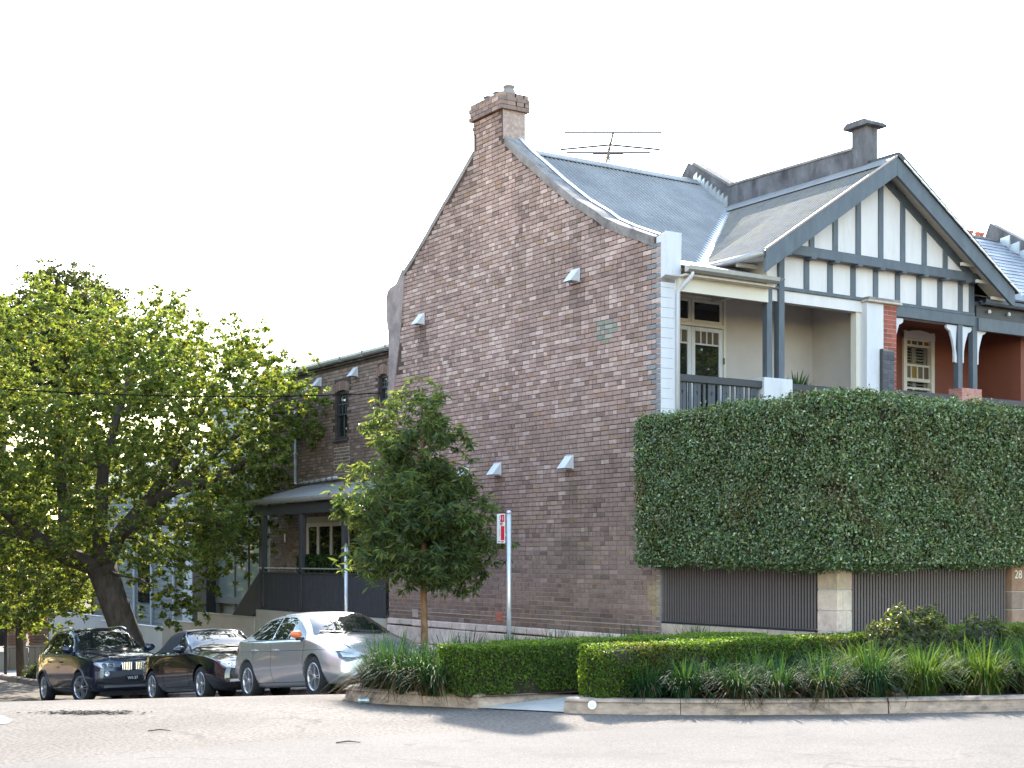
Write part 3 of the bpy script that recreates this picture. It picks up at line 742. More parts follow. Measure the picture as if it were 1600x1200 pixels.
# backing wall with real openings
ysplit = sorted(set([9.6,19.9]+[v for w_ in WIN for v in w_[:2]]))
for a, c in zip(ysplit, ysplit[1:]):
    hole = [w_ for w_ in WIN if w_[0] <= a+.001 and w_[1] >= c-.001]
    if not hole: ww.box(WX+.006, WX+.3, a, c, -1.5, 6.6)
    else:
        w_ = hole[0]; ww.box(WX+.006, WX+.3, a, c, -1.5, w_[2]); ww.box(WX+.006, WX+.3, a, c, w_[3], 6.6)
wing = ww.build('wing_wall', M['mortar'], H)
def arch_z(w_, y): t = (y-(w_[0]+w_[1])/2)/((w_[1]-w_[0])/2); return w_[3]-.045*t*t
def wing_ok(a, z0, c, z1):
    for w_ in WIN:
        if c > w_[0]-.01 and a < w_[1]+.01 and z1 > w_[2]-.02 and z0 < w_[3]+.25: return False
    if z1 < 2.6 and 13.65 < a and c < 17.3: return False
    return True
make_bricks(wing, lay_bricks(11.8, 19.9, .2, 6.55, wing_ok, wing_col), wing_col, WX-.002, M['brick'], 0, -1)
MB().box(WX+.0005, WX+.0055, 14.8, 15.75, 3.72, 4.5).build('pale_pointing', mat('pale_pointing', (.55,.46,.40), .9), wing)
# arch bricks over the windows
for w_ in WIN:
    n = int((w_[1]-w_[0]+.24)/.085)
    b = MB()
    for i in range(n):
        y = lerp(w_[0]-.12, w_[1]+.12, (i+.5)/n); z = arch_z(w_, y)
        b.box(WX-.008, WX+.05, y-.037, y+.037, z, z+.24, jit((.22,.14,.11), .2))
    b.build('window_arch', M['brick'], wing)
    w0, w1, z0, z1 = w_
    f = MB(); e = .055
    f.box(WX+.06, WX+.14, w0, w0+e, z0, z1); f.box(WX+.06, WX+.14, w1-e, w1, z0, z1); f.box(WX+.06, WX+.14, w0+e, w1-e, z1-.09, z1); f.box(WX+.06, WX+.14, w0+e, w1-e, z0, z0+.06)
    zm = (z0+z1)/2; f.box(WX+.06, WX+.12, w0+e, w1-e, zm-.025, zm+.025)
    fo = f.build('window_frame', M['darkpaint'], wing)
    MB().box(WX+.10, WX+.105, w0+e, w1-e, z0+.06, z1-.09).build('pane', M['glass'], wing)
    mu = MB()
    for k in (1, 2):
        yy = lerp(w0+e, w1-e, k/3); mu.box(WX+.085, WX+.099, yy-.009, yy+.009, zm+.03, z1-.09)
    for zz in (lerp(zm, z1-.09, .5), lerp(zm, z1-.09, .0)): mu.box(WX+.08, WX+.084, w0+e, w1-e, zz-.01, zz+.01)
    mu.box(WX+.085, WX+.099, (w0+w1)/2-.012, (w0+w1)/2+.012, z0+.06, zm-.03)
    mu.build('glazing_bar', M['slateblue'], wing)
    MB().prism([(WX-.07,z0-.10),(WX-.07,z0-.07),(WX+.1,z0+.0),(WX+.1,z0-.10)], 1, w0-.06, w1+.06).build('window_sill', M['darkpaint'], wing)
MB().box(WX+.25, WX+.29, 12.7, 15.8, 4.4, 6.3).build('room_shade_panel', M['darkpaint'], H)  # black sheet in place of the unlit rooms behind the wing windows
# eave, gutter, roof
def gut_y(y0, y1, x, z, m, par, name='gutter'):
    p = [(x-.07,z+.06),(x-.075,z+.0),(x-.05,z-.05),(x+.0,z-.07),(x+.06,z-.06),(x+.06,z+.06)]
    return MB().prism(p, 1, y0, y1).build(name, m, par)
gut_y(9.72, 21.6, WX-.14, 6.70, M['gutter'], H)
for i in range(8): MB().box(WX-.225, WX-.06, 11.2+i*1.25, 11.23+i*1.25, 6.62, 6.765).build('gutter_strap', M['render'], H)
MB().box(WX-.06, WX+.02, 9.72, 21.6, 6.58, 6.72).build('wing_fascia', M['cement'], H)
MB().add([(WX-.15,9.7,6.76),(WX-.15,21.6,6.76),(4.6,21.6,8.0),(4.6,9.7,8.0)], [(0,3,2,1)]).build('wing_roof', M['zinc'], H)
for y, z in [(16.6,6.25),(14.45,6.3),(17.4,6.05)]:
    vent(WX-.01, y, z, .24)
# downpipe stepping onto the verandah roof
MB().tube([(WX-.07,18.0,5.6),(WX-.07,18.0,3.62),(WX-.09,17.9,3.55),(WX-.16,15.2,3.62)], .045, 8).build('downpipe', M['galv'], H, smooth=True)
for z in (4.4,5.4): MB().box(WX-.125, WX-.015, 17.94, 18.06, z, z+.03).build('pipe_strap', M['galv'], H)
for k in range(7): MB().tube([(WX-.168+.004*k,15.4+k*.36,3.615-.008*k),(WX-.172,15.46+k*.36,3.615-.008*k)], .05, 8).build('pipe_strap', M['render'], H)
# side verandah
corr(None, None, 9.72, 17.3, lambda u, t, h: (lerp(-.15, WX, t), u, lerp(3.0, 3.50, t)+h)).build('side_verandah_roof', M['zinc'], H, smooth=True)
gut_y(9.72, 17.35, -.2, 2.97, M['gutter'], H)
MB().box(-.07, .05, 9.72, 17.2, 2.62, 2.88).build('side_verandah_beam', M['darkpaint'], H)
MB().box(.05, WX, 9.72, 17.2, 2.84, 2.88).build('side_verandah_ceiling', M['cream'], H)
for y in (16.62, 14.28, 11.9): MB().box(-.06, .06, y-.07, y+.07, .2, 2.62).build('side_verandah_post', M['darkpaint'], H, bevel=.008)
# fluted metal balustrade
bl = MB(); n = 330
vs = []; fs = []
for i in range(n+1):
    y = lerp(9.76, 16.75, i/n); x = -.035+(.012 if (i//2) % 2 else -.0)
    vs += [(x,y,.14),(x,y,1.10)]
for i in range(n): fs.append((2*i,2*i+1,2*i+3,2*i+2))
bo = bl.add(vs, fs).build('side_balustrade', M['darkpaint'], H)
MB().box(-.06, .0, 9.76, 16.75, 1.10, 1.14).build('top_rail', M['darkpaint'], bo)
MB().tube([(-.03,9.76,1.24),(-.03,17.0,1.24)], .02, 6).build('handrail', M['gutter'], bo)
MB().prism([(16.76,.12),(16.76,1.13),(18.7,-.12),(18.6,-.30),(17.9,-.30)], 0, -.06, -.02).build('stair_balustrade', M['darkpaint'], H)
MB().tube([(-.04,16.76,1.16),(-.04,18.7,-.09)], .028, 6).build('stair_handrail', M['darkpaint'], H)
for i in range(4): MB().box(.05, 1.3, 16.8+i*.4, 17.2+i*.4, -1.5, .0-i*.16+.02).build('stair_tread', M['concrete'], H)
MB().box(.06, WX, 9.72, 16.8, -.1, .12).build('side_verandah_floor', M['concrete'], H)
# ground-floor window with curtains behind the planter
MB().box(WX-.03, WX+.02, 13.6, 17.35, .15, 2.62).build('window_surround', mat('beige_trim', (.46,.41,.34), .7, var=.05), H)
gw = MB()
for y in (13.8,14.75,15.75,16.55,17.2): gw.box(WX-.09, WX-.03, y-.045, y+.045, .5, 2.35)
gw.box(WX-.09, WX-.03, 13.75, 17.25, 2.35, 2.45); gw.box(WX-.09, WX-.03, 13.75, 17.25, .42, .5)
gw.build('window_frame', M['cream'], H)
MB().box(WX-.055, WX-.045, 13.8, 17.2, .5, 2.35).build('pane', M['glass'], H)
MB().tube([(WX-.03,18.8,2.2),(WX-.03,18.8,1.95)], .03, 8).build('wall_light', M['galv'], H)
# beige retaining wall below the balustrade
M['beige'] = mat('beige_render', (.44,.385,.315), .8, var=.08, vscale=2, bump=.15, bscale=50, dark=(.34,.29,.24), dscale=1.5, dlo=.55, dhi=.85)
rw = MB().box(-.12, .05, 9.74, 16.9, -3.2, .13).build('verandah_retaining_wall', M['beige'], H)
# ---- glazed extension
gx = MB(); Y0, Y1 = 19.92, 25.2
M['frame'] = mat('grey_window_frame', (.20,.20,.19), .5, metal=.2)
M['pale_glass'] = glassmat('greenish_glass', (.20,.24,.22), .04, spec=.9)
ext = MB().box(WX+.25, WX+.4, Y0, Y1, -1.5, 6.55).build('glazed_extension_core', mat('pale_interior', (.38,.38,.35), .8), H)
for a, c, z0, z1 in [(20.0,21.55,2.95,6.3),(20.0,20.75,-.2,2.7),(20.8,21.5,-.2,2.7),(21.75,22.6,.3,2.4),(22.7,24.0,.3,2.4)]:
    MB().box(WX+.06, WX+.07, a, c, z0, z1).build('pane', M['pale_glass'], H)
fr = MB()
for y in (19.95,20.77,21.6,21.7,22.65,24.05): fr.box(WX+.02, WX+.12, y-.04, y+.04, -.4, 6.4 if y < 21.65 else 2.6)
fr.box(WX, WX+.14, 19.95, 21.65, 6.3, 6.45); fr.box(WX, WX+.14, 19.95, 24.1, 2.62, 2.92); fr.box(WX, WX+.14, 21.7, 24.1, .1, .32)
fr.build('extension_frame', M['frame'], H)
for i, y in enumerate((22.0,22.3,23.1,23.5)):
    MB().grid(lambda u, v: (WX+.18+.03*math.sin(u*14), y+u*.28, .3+v*2.1), 14, 1).build('curtain', mat('curtain', (.55,.50,.28), .9), H)
MB().box(WX-.3, WX+.1, 24.1, 25.3, -1.2, 2.6).build('extension_pier', M['darkpaint'], H)
# planter hedge on the side verandah (own thing)

# ------------------------------------------------------------------ neighbour to the right
NB = thing('red_terrace_house', 'neighbouring terrace with dark red painted wall, shuttered window and slate roof', 'house', (5.3,0,.17))
M['redwall'] = mat('red_wall_paint', (.165,.05,.03), .75, var=.1, vscale=3, bump=.12, bscale=60)
nw = MB(); X0, X1, Z0, Z1 = 7.62, 8.56, 4.35, 6.22
nw.box(5.5, X0, 1.5, 1.7, .1, 6.6); nw.box(X1, 15.4, 1.5, 1.7, .1, 6.6); nw.box(X0, X1, 1.5, 1.7, Z1, 6.6); nw.box(X0, X1, 1.5, 1.7, .1, Z0)
nw.build('front_wall', M['redwall'], NB)
MB().box(9.8, 10.1, .25, 1.49, 3.6, 6.3).build('projecting_wall', M['redwall'], NB)
MB().box(5.3, 15.4, 0, 1.5, 6.30, 6.33).build('verandah_ceiling', M['redwall'], NB)
MB().box(5.3, 15.4, -.12, 1.5, 3.42, 3.62).build('verandah_floor', M['wallpaint'], NB)
MB().box(X0-.3, X1+.3, 1.705, 1.78, 4.0, 6.6).build('room_shade_panel', M['darkpaint'], NB)  # dark sheet close behind the window, painting the room's shade
f = MB(); f.box(X0, X0+.1, 1.45, 1.6, Z0, Z1); f.box(X1-.1, X1, 1.45, 1.6, Z0, Z1); f.box(X0+.1, X1-.1, 1.455, 1.6, Z0, Z0+.06)
f.prism([(X0,Z1-.16),(X1,Z1-.16),(X1,Z1-.04),(X0+.7,Z1+.01),(X0+.47,Z1+.03),(X0+.24,Z1+.01),(X0,Z1-.04)], 1, 1.44, 1.6)
win = f.build('window', M['cream'], NB, bevel=.004)
b = MB(); xa, xb = X0+.1, X1-.1
for z in (5.04,5.52,5.93,Z1-.165): b.box(xa, xb, 1.50, 1.55, z-.022, z+.022)
b.box(xa, xb, 1.49, 1.55, 5.18, 5.25)
for (z0, z1) in ((5.27,5.5),(5.95,6.06)): pass
zr = [(5.25,5.50),(5.95,6.05)]
for k in range(5):
    xx = lerp(xa, xb, k/4); b.box(xx-.014, xx+.014, 1.505, 1.545, 5.25, 5.52); b.box(xx-.014, xx+.014, 1.505, 1.545, 5.9, 6.07)
b.build('sash', M['cream'], win)
for k in range(4):
    for z0, z1 in ((5.25,5.5),(5.93,6.06)):
        MB().box(lerp(xa, xb, k/4)+.014, lerp(xa, xb, (k+1)/4)-.014, 1.525, 1.53, z0, z1).build('pane', M['amber'] if (k+(z0 > 5.5)) % 3 == 1 else M['glass_tint'], win)
for (z0, z1) in ((Z0+.06,5.18),(5.54,5.91)):
    s = MB(); s.box(xa, xa+.03, 1.60, 1.64, z0, z1); s.box((xa+xb)/2-.06, (xa+xb)/2+.06, 1.60, 1.64, z0, z1); s.box(xb-.05, xb, 1.60, 1.64, z0, z1)
    s.build('shutter_frame', M['cream'], win)
    z = z0+.03
    while z < z1-.02:
        for x0, x1 in ((xa+.03,(xa+xb)/2-.06),((xa+xb)/2+.06,xb-.05)):
            MB().add([(x0,1.60,z),(x1,1.60,z),(x1,1.64,z+.03),(x0,1.64,z+.03),(x0,1.60,z+.008),(x1,1.60,z+.008),(x1,1.64,z+.038),(x0,1.64,z+.038)], [(0,3,2,1),(4,5,6,7),(0,1,5,4),(2,3,7,6),(1,2,6,5),(3,0,4,7)]).build('louvre_slat', M['cream'], win)
        z += .062
    MB().box(xa, xb, 1.56, 1.565, z0, z1).build('pane', glassmat('clear_pane', (.02,.02,.02), .02, mix=.75), win)
# red brick half of the party pier
def red_col(x, z): return jit((.27,.085,.065), .22)
pr = MB().box(5.292, 5.64, -.13, .2, .1, 6.30).build('brick_pier', mat('pink_mortar', (.42,.27,.23), .9, var=.2), NB)
rbk = []; z = 4.3; r = 0
while z < 6.25:
    xs_ = [5.29,5.52,5.645] if r % 2 == 0 else [5.29,5.405,5.645]
    for a, c in zip(xs_, xs_[1:]): rbk.append((a+.004, c-.004, z+.005, z+.081))
    z += .086; r += 1
make_bricks(pr, rbk, red_col, -.131, M['redbrick'], 300, -1, vary=.004, axis=1)
sbk = []
z = 4.3; r = 0
while z < 6.25:
    y = -.13 if r % 2 == 0 else -.13
    sbk.append((-.12, .08, z+.005, z+.081)); z += .086
make_bricks(pr, sbk, red_col, 5.641, M['redbrick'], 300, 1, vary=.004)
MB().box(4.80, 5.72, -.22, .24, 6.30, 6.345).build('pier_capstone', M['stone'], NB, bevel=.01)
MB().box(4.84, 5.68, -.19, .2, 6.346, 6.40).build('pier_capstone', M['render'], NB, bevel=.01)
b = MB(); z = 3.6
gp = MB().box(5.20, 5.50, -.20, -.136, 3.5, 5.44).build('grey_painted_pier', M['render'], NB)
while z < 5.4:
    for x0, x1 in ((5.20,5.32),(5.325,5.50)) if int(z*100) % 2 else ((5.20,5.40),(5.405,5.50)):
        MB().box(x0, x1, -.212, -.19, z+.004, z+.082, jit((.085,.09,.105), .2)).build('brick', M['redbrick'], gp)
    z += .086
MB().box(5.175, 5.2, -.21, .0, 3.5, 5.44, ).build('grey_painted_return', M['darkpaint'], gp)
# posts, brackets, rail, low pier
for x in (7.49, 7.93): MB().box(x, x+.13, -.06, .07, 4.86, 6.32).build('verandah_post', M['slateblue'], NB, bevel=.008)
def bracket(x, s, z=6.10):
    p = [(x,z),(x+s*.30,z),(x+s*.30,z-.06),(x+s*.25,z-.10),(x+s*.19,z-.12),(x+s*.15,z-.22),(x+s*.10,z-.36),(x+s*.07,z-.5),(x+s*.065,z-.72),(x,z-.74),(x,z-.6),(x+s*.035,z-.45),(x+s*.02,z-.2)]
    MB().prism(p, 1, -.02, .03).build('bracket', M['white'], NB)
bracket(7.49, -1); bracket(7.63, 1); bracket(7.92, -1) if False else None; bracket(8.07, 1); bracket(5.65, 1)
MB().box(7.48, 8.07, -.16, .18, 3.4, 4.86, (.55,.28,.24)).build('low_brick_pier', mat('pinkish_brick', (.40,.20,.17), .85, var=.35, vscale=9, bump=.4, bscale=40, stretch=(1,1,2.5)), NB, bevel=.008)
def plain_balustrade(x0, x1, root, top=4.72):
    r = MB().box(x0, x1, -.06, .04, top-.13, top).build('balustrade', M['darkpaint'], root, bevel=.01)
    x = x0+.05
    while x < x1: MB().box(x, x+.045, -.03, .01, 3.7, top-.13).build('baluster', M['slateblue'], r); x += .1
plain_balustrade(5.66, 7.47, NB); plain_balustrade(8.08, 11.4, NB)
# right-hand eave
MB().box(8.05, 13, -.10, .0, 6.05, 6.30).build('verandah_beam', M['slateblue'], NB)
MB().box(8.05, 13, -.04, .02, 6.30, 6.56).build('eave_fascia', M['darkpaint'], NB)
gut(8.12, 13, -.16, 6.62, M['slateblue'], NB)
for x in (8.4,9.0,9.6,10.2): MB().lathe([(.03,0),(.035,.03),(.02,.07)], (x, -.08, 6.42), 8).build('eave_boss', M['white'], NB)
vb_ = MB().add([(8.05,-.2,6.66),(13,-.2,6.66),(13,1.5,7.2),(8.05,1.5,7.2)], [(0,1,2,3)]).build('verandah_roof', M['darkpaint'], NB)
# slates
def slates(parent, x0, x1, y0, z0, y1, z1, wd=.26, exp_=.19, clip=None, tone=(.16,.165,.19)):
    L = math.dist((y0, z0), (y1, z1)); n = int(L/exp_); ty, tz = (y1-y0)/L, (z1-z0)/L; ny, nz = -tz, ty; cache = []
    for v in range(10):
        c = jit(tone, .35); th = .012
        pts = [(-wd/2+.003,0,0),(wd/2-.003,0,0),(wd/2-.003,exp_*1.6,0),(-wd/2+.003,exp_*1.6,0)]
        b = MB(); vs = []
        for (x, s, h) in pts:
            lift = .02*(1-s/(exp_*1.6)); vs.append((x, s*ty+ny*(lift+th), s*tz+nz*(lift+th)))
        for (x, s, h) in pts:
            lift = .02*(1-s/(exp_*1.6)); vs.append((x, s*ty+ny*lift, s*tz+nz*lift))
        b.add(vs, [(0,1,2,3),(0,4,5,1),(1,5,6,2),(3,7,4,0)], c); cache.append(b.mesh('slate', M['slate']))
    for i in range(n):
        x = x0+(wd/2 if i % 2 else 0)
        while x < x1:
            y, z = y0+ty*i*exp_, z0+tz*i*exp_
            if clip is None or clip(x, y, z):
                o = bpy.data.objects.new('slate', random.choice(cache)); COL.objects.link(o); o.location = (x, y+random.uniform(-.004,.004), z); put(o, parent)
            x += wd
mr = MB().add([(5.47,1.42,6.93),(15.3,1.42,6.93),(15.3,5.2,9.62),(5.47,5.2,9.62)], [(0,1,2,3)]).build('main_roof', M['darkpaint'], NB)
def vis(x, y, z): # only where the gable's own roof does not cover it
    return x > 10.2 and (x-10.2) > -.2
slates(mr, 10.3, 15.2, 1.42, 6.95, 5.2, 9.64, wd=.36, exp_=.225, clip=lambda x, y, z: x < 15.25 and (x > 11.4 or y < 3.2))
slates(vb_, 8.2, 10.2, -.2, 6.68, 1.4, 7.18, wd=.36, exp_=.225, tone=(.12,.125,.15))
MB().prism([(5.08,9.60),(5.2,9.70),(5.32,9.60)], 0, 5.5, 15.2).build('ridge_cap', mat('ridge_brown', (.12,.09,.08), .8, var=.2), NB)
MB().add([(5.47,5.2,9.62),(15.3,5.2,9.62),(15.3,9.6,6.5),(5.47,9.6,6.5)], [(0,1,2,3)]).build('rear_roof_slope', M['darkpaint'], NB)
# right slope of the shared gable, with thick tile edge
MB().prism([(GX,GZ+.05),(re_+.18,GEZ-.07),(re_+.18,GEZ+.0),(GX+.1,GZ+.10),(GX,GZ+.12)], 1, -.56, 4.0).build('gable_roof_right', M['darkpaint'], NB)
for i in range(14):
    x = GX+.15+i*.235; z = dz(x); c = math.cos(sg)
    MB().prism([(x,z+.05),(x+.25,z+.05-.25*math.tan(sg)+.012),(x+.25,z+.07-.25*math.tan(sg)+.012),(x,z+.085)], 1, -.585, -.3).build('verge_tile', M['slate'], NB)
# next parapet with stepped flashing and chimney pots beyond
pq = MB().prism([(5.75,9.5),(5.45,10.16),(.4,7.05),(.4,6.5),(5.75,9.0)], 0, 15.3, 15.6).build('far_parapet', M['cement'], NB)
for i in range(12):
    y0, y1 = 5.1-i*.3, 5.1-(i+1)*.3; za = lerp(9.62, 6.93, (5.2-y0)/3.78); zb = lerp(9.62, 6.93, (5.2-y1)/3.78)
    MB().prism([(y0,za-.02),(y1,zb-.02),(y1,za+.18),(y0-.02,za+.14)], 0, 15.26, 15.299).build('step_flashing', M['galv'], pq)
# low brick upstand on the verandah roof with white stepped flashing
up = MB().prism([(-.15,6.5),(-.15,6.72),(1.6,7.42),(2.2,7.42),(2.2,6.5)], 0, 10.3, 10.5).build('brick_upstand', M['mortar'], NB)
for i in range(7):
    for k in range(4):
        y0 = -.1+i*.29; zt = 6.68+(y0+.15)*.4-k*.088
        MB().box(10.285, 10.3, y0+.004, y0+.27, zt, zt+.078, jit((.13,.12,.115), .25)).build('brick', M['brick'], up)
for i in range(7):
    y0, y1 = -.15+i*.25, -.15+(i+1)*.25; za, zb = 6.67+(y0+.2)*.318, 6.67+(y1+.2)*.318
    MB().prism([(y0,za),(y1,zb),(y1,zb+.14),(y0,zb+.14)], 0, 10.25, 10.283).build('step_flashing', M['white'], up)
for x, y in ((15.45,6.7),(16.0,6.7),(16.45,6.7)):
    for k in (-.09,.09):
        MB().lathe([(.07,0),(.065,.02),(.055,.26),(.075,.30),(.075,.34),(.05,.34)], (x+k, y, 9.95), 10).build('chimney_pot', M['terracotta'], NB, smooth=True)
    MB().box(x-.25, x+.25, y-.25, y+.25, 8.6, 9.95).build('chimney', M['terracotta'], NB)
for x, y, z in ((6.0,9.3,9.6),(6.28,9.4,9.55)):
    MB().lathe([(.09,-.6),(.085,-.4),(.07,-.05),(.1,0),(.1,.05),(.06,.05)], (x, y, z+.25), 10).build('chimney_pot', M['terracotta'], NB, smooth=True)
# ------------------------------------------------------------------ television antenna
AN = thing('television_antenna', 'thin metal television antenna with long rods above the iron roof ridge', 'antenna', (3.05,5.5,9.7))
rx, ry = math.cos(YAW), -math.sin(YAW); bx, by = math.sin(YAW), math.cos(YAW)
MB().tube([(3.05,5.5,9.6),(3.05,5.5,10.24)], .018, 6).build('mast', M['antenna'], AN)
A0 = Vector((3.05,5.5,10.2))
def ap(f, r, dz_=0): return tuple(A0+Vector((bx*f+rx*r, by*f+ry*r, dz_)))
MB().tube([ap(-1.25,0), ap(1.3,0,-.02)], .026, 6).build('boom', M['antenna'], AN)
for f, l, r, q in [(-1.22,1.0,.022,0),(-.35,1.05,.022,-.10),(.25,.9,.024,0),(.0,.28,.012,0),(.35,.33,.016,0),(.75,.18,.012,0),(.6,.2,.012,0),(.9,.16,.012,0)]:
    MB().tube([ap(f,-l,q), ap(f,0), ap(f,l,q)], r, 6).build('rod', M['antenna'], AN)
for s in (-1, 1): MB().tube([ap(-.35,s*.32,-.03), ap(-.35,s*.44,-.042)], .022, 6).build('insulator', M['darkpaint'], AN)
# ------------------------------------------------------------------ overhead cable
cb = MB(); pts = []
pa, pb = Vector((1.5,12.9,5.62)), Vector((-16.5,11.0,5.35))
for i in range(41):
    t = i/40; p = pa.lerp(pb, t); p.z -= .75*4*t*(1-t)*.6; pts.append(tuple(p))
tag(MB().tube(pts, .013, 5).build('overhead_cable', mat('cable_sheath', (.012,.012,.013), 1.0, spec=0.0)), 'thin dark service cable sagging from the brick rear wing across the tree', 'cable')
# ------------------------------------------------------------------ boundary of the corner house
M['slat'] = mat('slat_paint', (.115,.093,.087), .55, var=.1, vscale=10, bump=.06, bscale=40)
M['slat_back'] = mat('slat_backing', (.015,.013,.014), .8)
def slat_fence(name, label, p0, p1, z0, z1, axis):
    """axis 1: runs along y at x = p0[0]; axis 0: runs along x"""
    root = thing(name, label, 'fence', (p0[0], p0[1], z0), 'slatted fence panels under the hedge')
    L = math.dist(p0, p1); n = int(L/.0635); a = p0[1] if axis else p0[0]; s = (1 if (p1[1] > p0[1] if axis else p1[0] > p0[0]) else -1)
    me = (MB().box(-.009, .009, -.0165, .0165, 0, z1-z0) if axis else MB().box(-.0165, .0165, -.009, .009, 0, z1-z0)).mesh('slat', M['slat'])
    for i in range(n):
        o = bpy.data.objects.new('slat', me); COL.objects.link(o); t = a+s*(i+.5)*L/n
        o.location = (p0[0], t, z0) if axis else (t, p0[1], z0); put(o, root)
    lo, hi = (min(p0[1], p1[1]), max(p0[1], p1[1])) if axis else (min(p0[0], p1[0]), max(p0[0], p1[0]))
    if axis: MB().box(p0[0]+.07, p0[0]+.09, lo, hi, z0, z1).build('backing_panel', M['slat_back'], root); MB().box(p0[0]-.03, p0[0]+.03, lo, hi, z0-.03, z0-.002).build('bottom_rail', M['slat_back'], root)
    else: MB().box(lo, hi, p0[1]+.07, p0[1]+.09, z0, z1).build('backing_panel', M['slat_back'], root); MB().box(lo, hi, p0[1]-.03, p0[1]+.03, z0-.03, z0-.002).build('bottom_rail', M['slat_back'], root)
    return root
slat_fence('slat_fence', 'dark vertical slat fence panel between brick wall and corner stone pillar', (.0,-.06), (.0,-3.68), .43, 1.62, 1)
slat_fence('slat_fence', 'dark vertical slat fence panel between corner stone pillar and pillar numbered 28', (.30,-4.08), (3.80,-4.08), .40, 1.62, 0)
MB().box(-.03, .02, -.055, -.02, .2, 1.5).build('fence_edge_strip', M['render'], H)
def stone_pillar(label, x0, x1, y0, y1, z0, z1, tones, rows):
    root = thing('stone_pillar', label, 'pillar', ((x0+x1)/2, (y0+y1)/2, z0))
    MB().box(x0+.012, x1-.012, y0+.012, y1-.012, z0, z1-.01).build('mortar_core', M['concrete'], root)
    z = z0; r = 0
    while z < z1-.05:
        h = rows[r % len(rows)]; h = min(h, z1-z)
        xm = lerp(x0, x1, .62 if r % 2 else .38); 
        for a, c in ((x0, xm), (xm, x1)):
            MB().box(a+.004, c-.004, y0, y1, z+.005, z+h-.005, jit(tones[r % len(tones)], .08)).build('stone_block', M['stone'], root, bevel=.012)
        z += h; r += 1
    return root
stone_pillar('pale sandstone block pillar at the corner between two slat fence panels', -.02, .29, -4.12, -3.70, .05, 1.75, [(.78,.75,.70),(.98,.92,.82),(1.0,.95,.85),(.92,.82,.66),(.85,.72,.48)], [.36,.31,.31,.30,.42])  # yellower upper tones put lens flare into the stone colour
p28 = stone_pillar('brown sandstone gate pillar carrying the house number 28', 3.86, 4.62, -4.16, -3.7, .02, 1.62, [(.52,.47,.42),(.62,.49,.38),(.54,.46,.40),(.62,.46,.33)], [.36,.29,.29,.62])
tcv = bpy.data.curves.new('house_number', 'FONT'); tcv.body = '28'; tcv.size = .19; tcv.extrude = .006
to = bpy.data.objects.new('house_number_tmp', tcv); COL.objects.link(to)
bpy.context.view_layer.update()
me = bpy.data.meshes.new_from_object(to.evaluated_get(bpy.context.evaluated_depsgraph_get())); me.name = 'house_number'
bpy.data.objects.remove(to, do_unlink=True)
o = bpy.data.objects.new('house_number', me); me.materials.append(mat('number_metal', (.75,.68,.58), .4)); COL.objects.link(o)
o.rotation_euler = (math.radians(90), 0, 0); o.location = (3.90, -4.172, 1.175); put(o, p28)
# rubble plinth under the left fence panel
pl_ = thing('stone_plinth', 'low weathered sandstone plinth under the slat fence beside the brick wall', 'wall', (0,-1.9,.0))
y = -.05
while y > -3.66:
    l = random.uniform(.35, .75); e = max(y-l, -3.67)
    MB().box(-.04, .16, e+.006, y-.006, -.1, .395, jit((.82,.76,.66), .14)).build('stone_block', M['stone'], pl_, bevel=.014); y = e
pl2 = thing('stone_plinth', 'low grey plinth under the front slat fence left of number 28', 'wall', (2,-4.0,.0))
x = .31
while x < 3.8:
    l = random.uniform(.5, .8); e = min(x+l, 3.84)
    MB().box(x+.005, e-.005, -4.1, -3.9, -.1, .37, jit((.6,.58,.55), .1)).build('stone_block', M['stone'], pl2, bevel=.012); x = e
# ------------------------------------------------------------------ signs
def sign_pole(label, x, y, zt, r=.038):
    zb = road_z(y)+.1; root = thing('sign_pole', label, 'pole', (x, y, zb))
    MB().tube([(x,y,zb-.05),(x,y,zt)], r, 14).build('post', M['galv'], root, smooth=True)
    MB().lathe([(r+.004,-.03),(r+.004,.0),(r*.7,.02),(.001,.025)], (x, y, zt), 14).build('cap', M['galv'], root, smooth=True)
    return root
SP = sign_pole('galvanised pole carrying a red and white parking sign before the brick wall', -2.8, .42, 2.25)
sign_pole('bare galvanised pole rising behind the silver hatchback', -2.9, 6.05, 1.75, .034)
sg_ = thing('parking_sign', 'narrow white and red parking sign clamped to the pole before the brick wall', 'sign', (-2.83,.56,1.74))
M['signwhite'] = mat('sign_white', (.80,.80,.80), .4); M['signred'] = mat('sign_red', (.62,.03,.06), .4); M['signblack'] = mat('sign_black', (.03,.03,.03), .5)
sy0, sy1, sz0, sz1 = .47, .71, 1.74, 2.22; sx = -2.845
MB().box(sx, sx+.006, sy0, sy1, sz0, sz1).build('plate', M['signwhite'], sg_, bevel=.0015)
MB().box(sx+.007, sx+.03, sy0-.06, sy0+.05, 1.85, 1.90).build('clamp', M['galv'], sg_)
def sm(name, y0, y1, z0, z1, m): return MB().box(sx-.003, sx-.0005, y0, y1, z0, z1).build(name, m, sg_)
ym = sy0+.012; yq = sy0+.118
sm('red_field', ym, yq, 2.085, 2.205, M['signred']); sm('red_field', ym, yq, 1.79, 2.02, M['signred']); sm('red_arrow', ym+.02, yq, 1.755, 1.772, M['signred'])
def text(body, size, loc, m, parent, rot, ext=.0012, name='lettering'):
    cv = bpy.data.curves.new(name, 'FONT'); cv.body = body; cv.size = size; cv.extrude = ext
    t_ = bpy.data.objects.new('tmp', cv); COL.objects.link(t_); bpy.context.view_layer.update()
    me = bpy.data.meshes.new_from_object(t_.evaluated_get(bpy.context.evaluated_depsgraph_get())); me.name = name; bpy.data.objects.remove(t_, do_unlink=True)
    me.materials.append(m); o = bpy.data.objects.new(name, me); COL.objects.link(o); o.rotation_euler = rot; o.location = loc; put(o, parent); return o
RS = (math.radians(90), 0, math.radians(-90))
